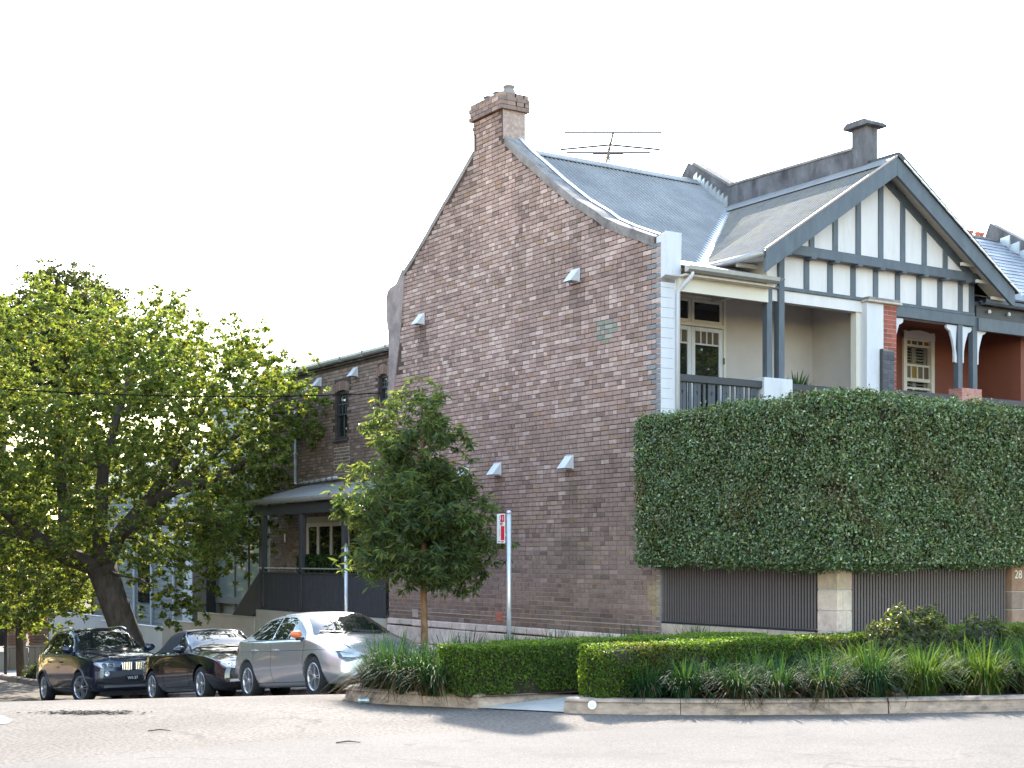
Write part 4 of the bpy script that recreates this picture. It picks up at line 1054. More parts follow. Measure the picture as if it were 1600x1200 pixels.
text('1', .10, (sx-.004, yq-.035, 2.11), M['signwhite'], sg_, RS); text('2P', .07, (sx-.002, yq-.005, 2.03), M['signred'], sg_, RS)
RV = (math.radians(90), math.radians(90), math.radians(-90))
text('CAR', .085, (sx-.002, sy1-.085, 2.195), M['signblack'], sg_, RV)
text('AREA', .05, (sx-.002, sy1-.07, 1.975), mat('sign_grey', (.45,.45,.47), .5), sg_, RV)
sm('small_arrow', sy1-.085, sy1-.04, 1.762, 1.776, M['signblack'])
# ------------------------------------------------------------------ properties down the street
def wall_thing(name, label, x0, x1, y0, y1, z0, z1, m, capm=None):
    root = thing(name, label, 'wall', ((x0+x1)/2, (y0+y1)/2, z0))
    MB().box(x0, x1, y0, y1, z0, z1).build('wall_face', m, root, bevel=.006)
    MB().box(x0-.015, x1+.015, y0-.015, y1+.015, z1+.002, z1+.03).build('coping', capm or m, root, bevel=.004)
    return root
M['white_render'] = mat('white_render', (.60,.58,.56), .8, var=.06, vscale=2, bump=.1, bscale=60)
wall_thing('garden_wall', 'beige rendered garden wall below the stair beside the black convertible', -.14, .04, 17.0, 21.1, -3.2, -.10, M['beige'])
wall_thing('garden_wall', 'short stepped beige wall just behind the black convertible roof', -.14, .04, 21.14, 24.0, -3.4, -.42, M['beige'])
wall_thing('garden_wall', 'long white rendered garden wall beside the leaning tree trunk', -.14, .04, 24.05, 30.2, -3.6, -.66, M['white_render'])
wall_thing('garden_wall', 'white rendered wall above the roof of the dark blue four-wheel drive', -.14, .04, 30.25, 37.0, -3.8, -.52, M['white_render'])
wh = thing('white_house', 'plain white rendered house wall behind the low-hanging tree branch', 'house', (4,28,-2.2))
MB().box(3.2, 8, 26.0, 31.3, -3, 3.2).build('wall', M['white_render'], wh)
MB().box(3.14, 3.2, 28.5, 29.1, -2, .6).build('door', M['frame'], wh)
MB().box(2.4, 8.2, 25.8, 31.5, 3.22, 3.4).build('roof', M['galv'], wh)
MB().tube([(3.16,27.0,-2),(3.16,27.0,-.2)], .03, 6).build('pipe', M['darkpaint'], wh)
gh = thing('grey_clad_house', 'grey board-clad house behind the leaning tree trunk', 'house', (4,35,-2.5))
cl = MB().box(3.3, 9, 31.4, 42, -3, 4.4).build('wall', mat('grey_boards_core', (.12,.125,.12), .8), gh)
M['boards'] = mat('grey_boards', (.23,.24,.225), .7, var=.12, vscale=5)
for i in range(36): MB().add([(3.27,31.4,-2.4+i*.18),(3.27,42,-2.4+i*.18),(3.295,42,-2.225+i*.18),(3.295,31.4,-2.225+i*.18)], [(0,1,2,3)]).build('board', M['boards'], cl)
for y in (32.2,34.6,36.6): MB().tube([(3.2,y,-2.5),(3.2,y,4.3)], .05, 8).build('downpipe', M['white'], gh)
MB().box(3.22, 3.27, 34.9, 36.2, -.2, 1.6).build('window', M['glass'], gh)
MB().add([(3.0,31.2,4.4),(3.0,42.2,4.4),(6.2,42.2,6.2),(6.2,31.2,6.2)], [(0,1,2,3)]).build('roof', M['zinc'], gh)
MB().add([(9.4,31.2,4.4),(9.4,42.2,4.4),(6.2,42.2,6.2),(6.2,31.2,6.2)], [(0,3,2,1)]).build('roof', M['zinc'], gh)
# low paling fence and stacked-stone pillars where the street bends
fy = 31.6; gz = road_z(fy)
pf = thing('paling_fence', 'low beige paling fence behind the four-wheel drive at the street bend', 'fence', (-2.2,fy,gz))
M['paling'] = mat('beige_paling', (.34,.27,.20), .8, var=.15, vscale=6, bump=.2, bscale=40, stretch=(1,1,.2))
for i in range(12):
    x = -3.0+i*.21; MB().box(x, x+.185, fy, fy+.03, gz+.08, gz+.86+.02*random.random()).build('paling', M['paling'], pf, bevel=.006)
MB().box(-3.0, -.45, fy+.031, fy+.08, gz+.2, gz+.28).build('rail', M['paling'], pf); MB().box(-3.0, -.45, fy+.031, fy+.08, gz+.6, gz+.68).build('rail', M['paling'], pf)
MB().box(-3.02, -.4, fy-.012, fy+.09, gz+.885, gz+.93).build('capping', M['paling'], pf)
wall_thing('garden_wall', 'brownish low wall at the left edge beside the thin black post', -4.6, -3.06, fy-.4, fy-.2, gz-.5, gz+.75, M['beige'])
for i, (x, lab) in enumerate(((-2.35,'stacked brown stone pillar left of the pair behind the paling fence'),(-1.55,'stacked brown stone pillar right of the pair behind the paling fence'))):
    sp_ = thing('stacked_stone_pillar', lab, 'pillar', (x,fy+1.0,gz))
    z = gz
    while z < gz+2.1:
        h = random.uniform(.07, .12); a = random.uniform(-.03, .03)
        MB().box(x-.3+a, x+.3+a*.5, fy+.8, fy+1.3, z, z+h-.012, jit((.62,.42,.33), .2)).build('stone_block', M['stone'], sp_, bevel=.01); z += h
tag(MB().tube([(-3.62,28.9,road_z(28.9)),(-3.62,28.9,-.5)], .05, 8).build('black_post', M['darkpaint']), 'thin black steel post on the footpath at the left edge', 'post')
# ------------------------------------------------------------------ small things
dk = thing('kerb_marker', 'small round white marker disc fixed to the kerb face by the path', 'marker', (-7.27,-8.09,.08))
c_ = Vector((-7.34,-8.03,.085)); nrm = Vector((-.55,-.83,0))
def disc(r, off, m, nm):
    vs = []; u = Vector((.83,-.55,0)); 
    for q in (off, off+.006):
        for k in range(18): a = k/18*2*math.pi; vs.append(tuple(c_+nrm*q+u*(math.cos(a)*r)+Vector((0,0,math.sin(a)*r))))
    return MB().add(vs, [tuple(range(18)), tuple(range(18, 36))]+[(k,(k+1)%18,18+(k+1)%18,18+k) for k in range(18)]).build(nm, m, dk)
disc(.042, .0, M['signwhite'], 'disc'); disc(.022, .007, M['galv'], 'centre_boss')
cx_, cy_ = px_ground(560, 1096); cz_ = road_z(cy_, cx_)
can = thing('crushed_can', 'small crushed pale drink can lying against the kerb by the grasses', 'can', (cx_, cy_, cz_))
b = MB(); axis = Vector((.8,-.6,0)).normalized(); side = Vector((.6,.8,0))
vs = []; fs = []; prof = [(0,.026),(.01,.033),(.03,.031),(.055,.024),(.075,.03),(.11,.033),(.12,.027)]
for h, r in prof:
    for k in range(12): a = k/12*6.283; vs.append(tuple(Vector((cx_, cy_, cz_+.034))+axis*h+side*math.cos(a)*r+Vector((0,0,math.sin(a)*r*(.8 if .02 < h < .08 else 1)))))
for i in range(len(prof)-1):
    for k in range(12): fs.append((i*12+k, i*12+(k+1)%12, (i+1)*12+(k+1)%12, (i+1)*12+k))
fs += [tuple(range(12)), tuple(range(72, 84))]
b.add(vs, fs).build('can_body', mat('can_paint', (.45,.55,.60), .35, metal=.5, var=.4, vscale=40), can, smooth=True)
# dark leaf litter on the asphalt
lit = MB()
for i in range(220):
    gx_, gy_ = px_ground(random.gauss(140, 34), random.gauss(1112, 1.6)); z = road_z(gy_, gx_)+.006; a = random.random()*6.28; l = random.uniform(.02, .05)
    dx, dy = math.cos(a)*l, math.sin(a)*l; lit.add([(gx_-dx,gy_-dy,z),(gx_-dy*.4,gy_+dx*.4,z+.008),(gx_+dx,gy_+dy,z+.004),(gx_+dy*.4,gy_-dx*.4,z+.010)], [(0,1,2,3)])
o = lit.build('leaf_litter', mat('dry_leaf', (.05,.038,.028), .9)); o['kind'] = 'stuff'; tag(o, 'patch of dark dry leaf litter on the road', 'leaf litter')
for i, (u, v, lab) in enumerate([(250,1143,'thin dry twig lying on the asphalt left of centre'),(545,1162,'short dark twig on the pale road surface, nearest of the twigs')]):
    tx, ty = px_ground(u, v); z = road_z(ty, tx)+.008
    tag(MB().tube([(tx-.09,ty+.05,z),(tx,ty+.004,z+.012),(tx+.08,ty-.05,z+.002)], [.005,.006,.003], 5).build('twig', M['earth']), lab, 'twig')
# front boundary of the red house, continuing to the right
wall_thing('garden_wall', 'low red brick front wall of the red terrace right of the screen hedge', 5.75, 15.5, -4.16, -3.93, -.2, 1.25, M['terracotta'], M['concrete'])
for x in (8.2, 12.0):
    fw2 = MB().box(x, x+1.3, 1.44, 1.499, 1.0, 2.9).build('window', M['cream'], NB); MB().box(x+.1, x+1.2, 1.42, 1.438, 1.1, 2.8).build('pane', M['glass'], fw2)
fd2 = MB().box(6.2, 7.15, 1.44, 1.499, .15, 2.5).build('door', M['slateblue'], NB); MB().box(7.0, 7.05, 1.40, 1.438, 1.15, 1.3).build('handle', M['galv'], fd2)
# ------------------------------------------------------------------ plants
M['leaf'] = leafmat('leaf', .5, .45)
M['leaf_gloss'] = leafmat('glossy_leaf', .2, .34, spec=.55)
M['leaf_young'] = leafmat('young_leaf', .55, .45, boost=(1.7,1.45,.5))
M['grass'] = leafmat('grass_blade', .38, .65, boost=(1.1,1.15,.5), spec=.12)
M['bark'] = mat('bark', (.085,.068,.057), .9, var=.4, vscale=9, bump=1.0, bscale=18, stretch=(1,1,.35), spec=.2)
M['bark_warm'] = mat('bark_warm', (.24,.135,.075), .8, var=.4, vscale=9, bump=.6, bscale=22, stretch=(1,1,.4), spec=.2, dark=(.10,.06,.04), dscale=7, dlo=.52, dhi=.62)
M['twig'] = mat('twigs', (.035,.028,.02), .9, var=.4, vscale=20)
def pal(N, cols, w, jitter=.18):
    idx = RNG.choice(len(cols), size=N, p=np.array(w)/sum(w)); c = np.array(cols)[idx]
    return np.clip(c*(1+RNG.normal(0, jitter, (N,1)))*(1+RNG.normal(0, .06, (N,3))), .004, 1)
def hedge_shell(boxes, per_m2, size, aspect, cols, wts, m, name, parent, rough=.04, faces='xXyYZz', nz_bias=.0, lump=.05, brown=None):
    """leaves over the faces of clipped boxes, standing off a twiggy core"""
    C_, Nn = [], []
    for (x0, x1, y0, y1, z0, z1, fc) in boxes:
        spec_ = {'x': ((y1-y0)*(z1-z0), 0, x0, -1), 'X': ((y1-y0)*(z1-z0), 0, x1, 1), 'y': ((x1-x0)*(z1-z0), 1, y0, -1), 'Y': ((x1-x0)*(z1-z0), 1, y1, 1), 'Z': ((x1-x0)*(y1-y0), 2, z1, 1), 'z': ((x1-x0)*(y1-y0), 2, z0, -1)}
        for f in fc:
            A, ax, v, sgn = spec_[f]; n = int(A*per_m2)
            P = np.stack([RNG.uniform(x0, x1, n), RNG.uniform(y0, y1, n), RNG.uniform(z0, z1, n)], 1)
            ph = np.sin(P[:,0]*7.1+P[:,1]*5.3)*np.sin(P[:,2]*6.3+P[:,1]*3.1)+.6*np.sin(P[:,0]*17+P[:,2]*13)*np.sin(P[:,1]*15-P[:,2]*11)
            P[:,ax] = v+sgn*(lump*ph*.5-np.abs(RNG.normal(0, rough, n))+rough*.6)
            nn = RNG.normal(0, .75, (n,3)); nn[:,ax] += sgn*1.0; nn[:,2] += nz_bias
            bl = np.sin(P[:,0]*1.9+P[:,1]*2.3+.7)*np.sin(P[:,2]*2.6+P[:,1]*1.3+P[:,0])
            P[:,ax] += sgn*lump*.45*bl
            thin = np.sin(P[:,0]*4.1+P[:,2]*5.3+P[:,1]*3.7)*np.sin(P[:,1]*4.9-P[:,2]*3.9+P[:,0]*2.2+2)
            keep = (thin < .72) | (RNG.random(n) < .3)
            C_.append(P[keep]); Nn.append(nn[keep])
    P = np.concatenate(C_); Nn = np.concatenate(Nn); N = len(P)
    cols_ = pal(N, cols, wts)
    if brown is not None:
        ph = np.sin(P[:,0]*2.1+P[:,2]*3.3+1)+np.sin(P[:,1]*2.7-P[:,2]*1.9)+np.sin(P[:,0]*5+P[:,1]*4+P[:,2]*6)
        k = np.clip((ph-.9)/1.2, 0, 1)[:,None]*(RNG.random((N,1)) < .6); cols_ = cols_*(1-k*.6)+np.array(brown)*k*.6
    return leaf_obj(name, P, Nn, RNG.uniform(.7, 1.3, N)*size, aspect, cols_, m, parent)
# big clipped screen hedge
SH = thing('screen_hedge', 'tall dense clipped dark green hedge standing above the slat fences', 'hedge', (.5,-3.5,1.36))
bxs = [(-.40,.45,-4.46,.16,1.42,3.84,'xYZz'),(-.40,5.6,-4.46,-3.65,1.42,3.84,'yXZz'),(.45,.47,-3.6,.16,1.42,3.84,'X')]
core = MB(); core.box(-.28, .34, -4.34, .04, 1.5, 3.72); core.box(.341, 5.5, -4.34, -3.77, 1.5, 3.72); core.build('twigs', M['twig'], SH)
G_SH = [(.072,.112,.040),(.105,.158,.056),(.16,.215,.085),(.032,.05,.022),(.145,.155,.058),(.085,.18,.078),(.33,.37,.24)]  # last, palest tone paints sky glints into some of the leaves
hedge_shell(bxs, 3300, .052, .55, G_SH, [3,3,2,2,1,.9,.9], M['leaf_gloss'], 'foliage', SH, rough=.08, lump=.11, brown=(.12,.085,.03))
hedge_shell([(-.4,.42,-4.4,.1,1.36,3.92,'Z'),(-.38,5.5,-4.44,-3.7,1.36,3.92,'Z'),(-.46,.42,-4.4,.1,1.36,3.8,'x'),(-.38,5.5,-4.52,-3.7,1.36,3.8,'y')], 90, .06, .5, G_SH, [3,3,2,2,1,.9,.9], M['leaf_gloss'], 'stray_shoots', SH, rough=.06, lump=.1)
# low box hedges
G_BX = [(.055,.095,.015),(.085,.14,.02),(.12,.19,.03),(.035,.065,.012)]
def box_hedge(label, boxes, core_boxes, per=7500, s=.028):
    r = thing('box_hedge', label, 'hedge', (boxes[0][0], (boxes[0][2]+boxes[0][3])/2, .1), 'low clipped box hedges beside the path')
    c = MB()
    for q in core_boxes: c.box(*q)
    c.build('twigs', M['twig'], r)
    hedge_shell(boxes, per, s, .6, G_BX, [3,3,1.5,2], M['leaf'], 'foliage', r, rough=.025, lump=.03, nz_bias=.3, brown=(.10,.075,.03)); return r
box_hedge('low clipped box hedge left of the narrow concrete path', [(-8.12,-4.0,-6.93,-6.42,.13,.61,'xXyYZ')], [(-8.07,-4.05,-6.88,-6.47,.1,.56)])
box_hedge('low clipped box hedge right of the narrow concrete path', [(-7.22,-3.3,-8.02,-7.66,.13,.64,'xXyYZ')], [(-7.17,-3.35,-7.98,-7.70,.1,.59)])
box_hedge('low clipped box hedge behind the mound at the right edge', [(-1.9,3.4,-7.75,-7.2,.1,.66,'xyYZ')], [(-1.85,3.3,-7.7,-7.25,.1,.6)], 4500, .032)
# strappy grass clumps
def grass_mesh(name, nb, hgt, spread, cols, wts, dry=.12, lean=(0,0), width=.015):
    V = []; Fc = []; Cc = []; S = 5
    for i in range(nb):
        a = random.uniform(0, 6.283); r0 = random.uniform(0, .22)*spread; L = hgt*random.uniform(.6, 1.2); out = random.uniform(.35, 1.25)*spread
        isdry = random.random() < dry
        if isdry: out *= 1.15; L *= .85
        c = random.choices(cols, wts)[0] if not isdry else random.choice([(.11,.075,.04),(.15,.11,.06),(.07,.05,.03)])
        c = jit(c, .25); d = Vector((math.cos(a), math.sin(a), 0)); sd = Vector((-d.y, d.x, 0)); b0 = len(V); w_ = width*random.uniform(.7, 1.3)
        droop = random.uniform(.7, 1.6)*(1.5 if isdry else 1)
        for k in range(S+1):
            t = k/S; rr = r0+out*.5*(t**1.4); h = L*(t*1.15-.62*droop*t**2.6*out/spread)
            p = d*rr+Vector((lean[0]*t, lean[1]*t, max(h, -.05)))
            ww_ = w_*(1-t*.85)*(.7+.6*min(1, t*3))
            V += [tuple(p-sd*ww_/2), tuple(p+sd*ww_/2)]; Cc += [c, c]
        for k in range(S): Fc.append((b0+2*k, b0+2*k+1, b0+2*k+3, b0+2*k+2))
    b = MB(); b.v = V; b.f = Fc; b.c = Cc
    return b.mesh(name, M['grass'], smooth=True)
DG = [(.022,.052,.020),(.016,.040,.020),(.034,.066,.022),(.045,.075,.02)]
LG = [(.065,.10,.018),(.09,.125,.022),(.045,.08,.02),(.03,.06,.02)]  # sunlit yellow-green put into the blade colour of the light clumps
BLADES = {'dark': [grass_mesh('blades', 430, .52, .66, DG, [3,3,2,1], .10) for _ in range(3)],
          'dry': [grass_mesh('blades', 430, .50, .80, DG, [3,3,2,1], .30) for _ in range(2)],
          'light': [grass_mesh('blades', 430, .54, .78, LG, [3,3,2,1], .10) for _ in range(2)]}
def clump(x, y, kind, s, label, group):
    z = road_z(y, x)+.11
    r = bpy.data.objects.new('grass_clump', None); COL.objects.link(r); r.location = (x, y, z); r.rotation_euler = (0, 0, random.uniform(0, 6.28)); r.scale = (s, s, s*random.uniform(.9, 1.1)); r.empty_display_size = .2
    tag(r, label, 'grass clump', group); o = bpy.data.objects.new('blades', random.choice(BLADES[kind])); COL.objects.link(o); o.parent = r; return r
GL_ = 'dark green strappy grass clump in the mass before the silver car'
def in_poly(x, y, P):
    c = False; j = len(P)-1
    for i in range(len(P)):
        if (P[i][1] > y) != (P[j][1] > y) and x < (P[j][0]-P[i][0])*(y-P[i][1])/(P[j][1]-P[i][1])+P[i][0]: c = not c
        j = i
    return c
edge_l = [(-8.28,-6.42,'dry'),(-8.40,-6.05,'dry'),(-8.43,-5.68,'dry'),(-8.34,-5.28,'dry')]
for x, y, k in edge_l: clump(x+.14, y, k, 1.05, 'dark green grass clump drooping dry blades over the kerb before the silver car', 'grasses drooping over the left kerb')
bed = [(-8.2,-6.3),(-8.35,-5.4),(-7.9,-4.7),(-6.1,-3.3),(-4.6,-2.0),(-3.9,-.2),(-2.5,-.2),(-2.5,-4.6),(-4.2,-6.2)]
pts_ = []
for _ in range(4000):
    x, y = random.uniform(-8.3, -2.5), random.uniform(-6.3, -.2)
    if in_poly(x, y, bed) and all((x-a)**2+(y-c)**2 > .42**2 for a, c in pts_): pts_.append((x, y))
for x, y in pts_: clump(x, y, 'dark', random.uniform(.9, 1.1)*interp([-6.3,-5.0,-3.5], [1.18,1.05,.72], y), GL_, 'grass mass left of the path')
GR_ = 'green strappy grass clump in the row between kerb and right box hedge'
row = [(-6.75,-8.14,'dark',.8),(-6.45,-8.36,'dark',.9),(-6.1,-8.28,'dark',.9),(-6.08,-8.72,'dry',.9),(-5.7,-8.86,'dry',.95),(-5.5,-8.4,'dark',.9),(-5.3,-9.1,'dry',.95),(-5.0,-8.7,'dark',.95),(-4.85,-9.3,'dark',.95),
       (-4.55,-9.0,'light',1.15),(-4.35,-8.55,'light',1.1),(-4.6,-8.3,'dark',.85),(-4.2,-9.35,'light',1.0),(-3.8,-9.05,'dark',1.0),(-3.55,-9.6,'light',1.0),(-3.35,-9.15,'light',1.05),(-3.05,-9.75,'dark',1.05),(-2.85,-9.25,'dark',1.1),(-2.5,-9.85,'light',1.1),(-2.3,-9.3,'dark',1.1),(-1.9,-9.9,'dark',1.1),(-1.6,-9.4,'dark',1.1),(-2.7,-8.7,'dark',1.05),(-2.1,-8.6,'dark',1.1),(-1.4,-8.7,'dark',1.1),(-.9,-9.6,'dark',1.1),(-3.3,-8.4,'dark',.9),(-1.2,-10.2,'dark',1.0),(-5.9,-8.15,'dark',.75),(-5.0,-8.15,'dark',.8)]
for x, y, k, s in row:
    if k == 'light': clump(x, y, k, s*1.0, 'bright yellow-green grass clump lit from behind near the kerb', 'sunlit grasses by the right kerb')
    else: clump(x, y, k, s*1.0, GR_, 'grass row right of the path')
# rounded shrubs
def shrub(name, label, c, rad, n, size, cols, wts, m='leaf', group=None):
    r = thing(name, label, 'shrub', c, group)
    U = RNG.normal(size=(n,3)); U /= np.linalg.norm(U, axis=1, keepdims=True); U[:,2] = np.abs(U[:,2])*1.0-.15
    lump = 1+.13*np.sin(U[:,0]*9+U[:,2]*7)*np.sin(U[:,1]*8+3)+.07*np.sin(U[:,0]*21)*np.sin(U[:,2]*19+U[:,1]*17)
    P = np.array(c)+U*np.array(rad)*(lump*RNG.uniform(.72, 1.03, n)**.5)[:,None]
    Nn = U+RNG.normal(0, .6, (n,3)); Nn[:,2] += .3
    leaf_obj('foliage', P, Nn, RNG.uniform(.7, 1.3, n)*size, .5, pal(n, cols, wts), M[m], r)
    core = MB()
    core.grid(lambda u, v: (c[0]+rad[0]*.8*math.cos(u*6.283)*math.sin(v*1.65), c[1]+rad[1]*.8*math.sin(u*6.283)*math.sin(v*1.65), c[2]+rad[2]*.78*math.cos(v*1.65)), 14, 6)
    core.build('twigs', M['twig'], r); return r
SG = [(.06,.078,.028),(.09,.108,.045),(.04,.052,.022),(.12,.12,.065)]
shrub('mound_shrub', 'rounded grey-green shrub mound behind the sunlit grasses', (-3.05,-8.2,.12), (.85,.55,.92), 8500, .065, SG, [3,2,3,1])
shrub('mound_shrub', 'smaller darker shrub mound just right of the rounded grey-green one', (-2.0,-8.3,.12), (.62,.5,.78), 4600, .065, SG, [3,1,4,.4])
BG = [(.03,.055,.035),(.045,.07,.05),(.06,.08,.07)]
for i, (x, y, lab) in enumerate([(-3.6,-2.4,'low dark bluish shrub by the foot of the parking sign pole'),(-2.9,-3.2,'low dark bluish shrub right of the parking sign pole'),(-2.3,-4.0,'low dark bluish shrub nearest the brick wall corner')]):
    shrub('low_shrub', lab, (x,y,road_z(y)+.1), (.55,.5,.62-.05*i), 2300, .045, BG, [2,2,1], 'leaf_gloss')
shrub('low_shrub', 'small bush on the footpath behind the four-wheel drive', (-3.1,26.3,road_z(26.3)), (.75,.6,.75), 2500, .07, [(.06,.09,.025),(.12,.14,.06),(.04,.06,.02)], [2,1,2])
pr_ = thing('verandah_planter', 'dark box planter hedge on the side verandah behind the balustrade', 'planter', (.45,13.4,.12))
MB().box(.2, .7, 11.9, 14.9, .12, .62).build('trough', M['darkpaint'], pr_)
hedge_shell([(.18,.72,11.85,14.95,.6,1.52,'xyYZ')], 900, .09, .6, [(.03,.055,.02),(.05,.08,.025)], [1,1], M['leaf'], 'foliage', pr_, rough=.05)
MB().box(.28, .62, 11.95, 14.85, .62, 1.42).build('twigs', M['twig'], pr_)
# potted yucca on the front verandah
yc = thing('potted_yucca', 'spiky yucca in a pot behind the white verandah pier', 'plant', (3.55,.4,3.62))
MB().lathe([(.14,0),(.2,.35),(.21,.38),(.17,.38)], (3.55,.4,3.62), 14).build('pot', M['render'], yc, smooth=True)
b = MB()
for i in range(46):
    a = random.random()*6.28; el = random.uniform(.1, 1.4); L = random.uniform(.45, .62); d = Vector((math.cos(a)*math.cos(el), math.sin(a)*math.cos(el), math.sin(el))); sd = Vector((-math.sin(a), math.cos(a), 0)); o_ = Vector((3.55,.4,4.46))
    q = [o_+d*.05-sd*.012, o_+d*.05+sd*.012, o_+d*L*.55+sd*.026, o_+d*L+Vector((0,0,-.02)), o_+d*L*.55-sd*.026]
    b.add([tuple(p) for p in q], [(0,1,2,3,4)], jit((.05,.095,.045), .3))
b.build('spiky_leaves', M['leaf'], yc); MB().tube([(3.55,.4,3.95),(3.55,.4,4.48)], .05, 8).build('stem', M['bark'], yc)

# ------------------------------------------------------------------ trees
def grow(limbs, targets, r_tip=.012, gain=.62):
    """join each leaf-cluster target to the nearest branch node by a curved twig; returns tubes"""
    nodes = []; tubes = []
    for pts, rs in limbs:
        tubes.append((pts, rs)); 
        for p, r in zip(pts, rs): nodes.append((Vector(p), r))
    for t in targets:
        best = min(nodes, key=lambda q: (q[0]-t).length+max(0, q[0].z-t.z)*.8+(.25 if q[1] < .02 else 0))
        p0, r0 = best; L = (t-p0).length
        if L < .05: continue
        mid = p0.lerp(t, .5)+Vector((random.uniform(-.12,.12)*L, random.uniform(-.12,.12)*L, random.uniform(.02,.16)*L)); r1 = min(r0*.7, .012+.016*L)
        P = [p0, p0.lerp(mid, .55), mid, mid.lerp(t, .5)+Vector((0,0,.03*L)), t]; R = [r1, r1*.85, r1*.7, r1*.5, r_tip]
        tubes.append((P, R)); nodes += [(P[2], R[2]), (P[3], R[3]), (P[4], R[4])]
    return tubes
def crown_leaves(targets, per, cr, size, aspect, cols, wts, m, name, parent, droop=0.0, upb=.5, tuft=0):
    C_ = []; Nn = []; Al = []
    for t in targets:
        n = int(per*random.uniform(.6, 1.35))
        if tuft:
            k = max(3, n//tuft); tc = np.array(t)+RNG.normal(0, 1, (k,3))*np.array(cr)*.62
            w_ = RNG.integers(0, k, n); base = tc[w_]; d = RNG.normal(0, 1, (n,3)); d[:,2] = d[:,2]*.6+(-.7 if droop else .35); d /= np.linalg.norm(d, axis=1, keepdims=True)
            P = base+d*size*.55; Nn.append(np.cross(d, RNG.normal(0, 1, (n,3)))+np.array([0,0,.5])); Al.append(d); C_.append(P)
        else:
            d = RNG.normal(0, 1, (n,3)); P = np.array(t)+d*np.array(cr)*.55; C_.append(P); q = RNG.normal(0, 1, (n,3)); q[:,2] += upb; Nn.append(q); Al.append(RNG.normal(0, 1, (n,3)))
    P = np.concatenate(C_); Nn = np.concatenate(Nn); Al = np.concatenate(Al); N = len(P)
    me = leaf_mesh(name, P, Nn, RNG.uniform(.65, 1.3, N)*size, aspect, pal(N, cols, wts), m, along=Al)
    o = bpy.data.objects.new(name, me); COL.objects.link(o); put(o, parent); return o
def tubes_obj(tubes, name, m, parent, n0=8):
    b = MB()
    for P, R in tubes: b.tube(P, list(R), n0 if R[0] > .05 else 5, cap=False)
    return b.build(name, m, parent, smooth=True)
# --- large spreading street tree on the left
tb = Vector((-3.15,18.0,road_z(18)+.1))
BT = thing('street_tree', 'large spreading leafy street tree with leaning trunk behind the parked cars', 'tree', tb)
def lat(u, f, z): # offset: to the right of the view, away, height
    return Vector((tb.x+u*math.cos(YAW)+f*math.sin(YAW), tb.y-u*math.sin(YAW)+f*math.cos(YAW), z))
fork = lat(-.75, .0, 1.25)
trunk = [lat(.25,0,tb.z-.1), lat(.1,0,-1.2), lat(-.2,0,-.3), lat(-.5,0,.5), fork]
MB().tube(trunk, [.50,.42,.37,.36,.40], 14).build('trunk', M['bark'], BT, smooth=True)
limbs = [([fork, lat(-1.6,-.3,1.55), lat(-2.4,-.5,2.1), lat(-3.3,-.6,2.9), lat(-4.6,-.8,3.5)], [.30,.24,.19,.14,.09]),
         ([fork, lat(-.4,.3,2.1), lat(.2,.5,2.9), lat(1.0,.7,3.3), lat(2.3,.8,3.7), lat(3.4,.6,4.4)], [.28,.22,.18,.14,.1,.06]),
         ([fork, lat(-.7,-.4,2.3), lat(-.5,-.8,3.8), lat(-.1,-.9,5.2), lat(.4,-1.0,6.6)], [.26,.2,.15,.11,.06]),
         ([lat(-1.6,-.3,1.55), lat(-1.9,.5,2.8), lat(-2.2,1.0,4.4), lat(-2.3,1.2,6.0)], [.2,.16,.12,.07]),
         ([lat(.2,.5,2.9), lat(.9,1.4,4.2), lat(1.4,1.8,5.4), lat(1.8,2.0,6.4)], [.15,.12,.09,.05]),
         ([lat(-.4,.3,2.1), lat(.6,-1.0,2.4), lat(1.8,-1.9,2.5), lat(3.0,-2.3,2.3)], [.15,.11,.08,.05]),
         ([lat(-2.4,-.5,2.1), lat(-3.2,-1.6,2.2), lat(-4.2,-2.4,2.1)], [.14,.1,.06]),
         ([lat(1.0,.7,3.3), lat(2.2,1.4,4.6), lat(3.2,1.6,5.4), lat(4.2,1.4,5.6)], [.11,.08,.06,.035])]
tg = []
def crown_ok(u, f, z):
    # domed outline, open underneath on the right
    top = interp([-6,-3.2,-1.2,.6,1.6,2.4,3.4,4.2,4.8,5.2], [6.4,8.0,8.4,8.4,7.7,7.0,6.9,6.3,5.7,4.6], u)
    bot = interp([-6,-3,-1.5,0,1.0,2.0,2.8,3.4,3.9,4.4], [-.5,-.2,.2,1.2,.8,1.0,1.7,2.9,4.6,5.2], u)
    fr = 4.6*math.sqrt(max(0, 1-((z-3.8)/4.9)**2)); return bot < z < top and abs(f) < fr and (u/5.6)**2+(f/5.2)**2 < 1.15
while len(tg) < 490:
    u, f, z = random.uniform(-6, 5.2), random.uniform(-4.6, 4.2), random.uniform(-.4, 8.3)
    if not crown_ok(u, f, z): continue
    p = lat(u, f, z)
    dn = math.sqrt((u/5.2)**2+(f/4.6)**2+((z-3.2)/5.0)**2)
    if dn < .45 and random.random() < .7: continue
    if f < -.8 and z < 3.4 and -3.4 < u < 2.4 and random.random() < .5: continue
    if z < 1.1 and -1.2 < u < .7: continue
    if all((p-q).length > .43 for q in tg): tg.append(p)
tg += [lat(1.25,-1.4,.15), lat(1.55,-1.5,.55), lat(1.0,-1.3,.75), lat(1.9,-1.5,.2), lat(4.6,1.0,5.3), lat(4.5,1.1,4.8), lat(4.7,.9,5.6)]
tg.sort(key=lambda p: (p-fork).length)
tubes_obj(grow(limbs, tg), 'branches', M['bark'], BT)
G_T = [(.11,.145,.042),(.145,.175,.052),(.08,.112,.036),(.19,.19,.07),(.052,.078,.03)]
crown_leaves(tg, 320, (.50,.50,.40), .13, .50, G_T, [3,2.4,2.6,.9,1.4], M['leaf'], 'crown', BT, tuft=14)
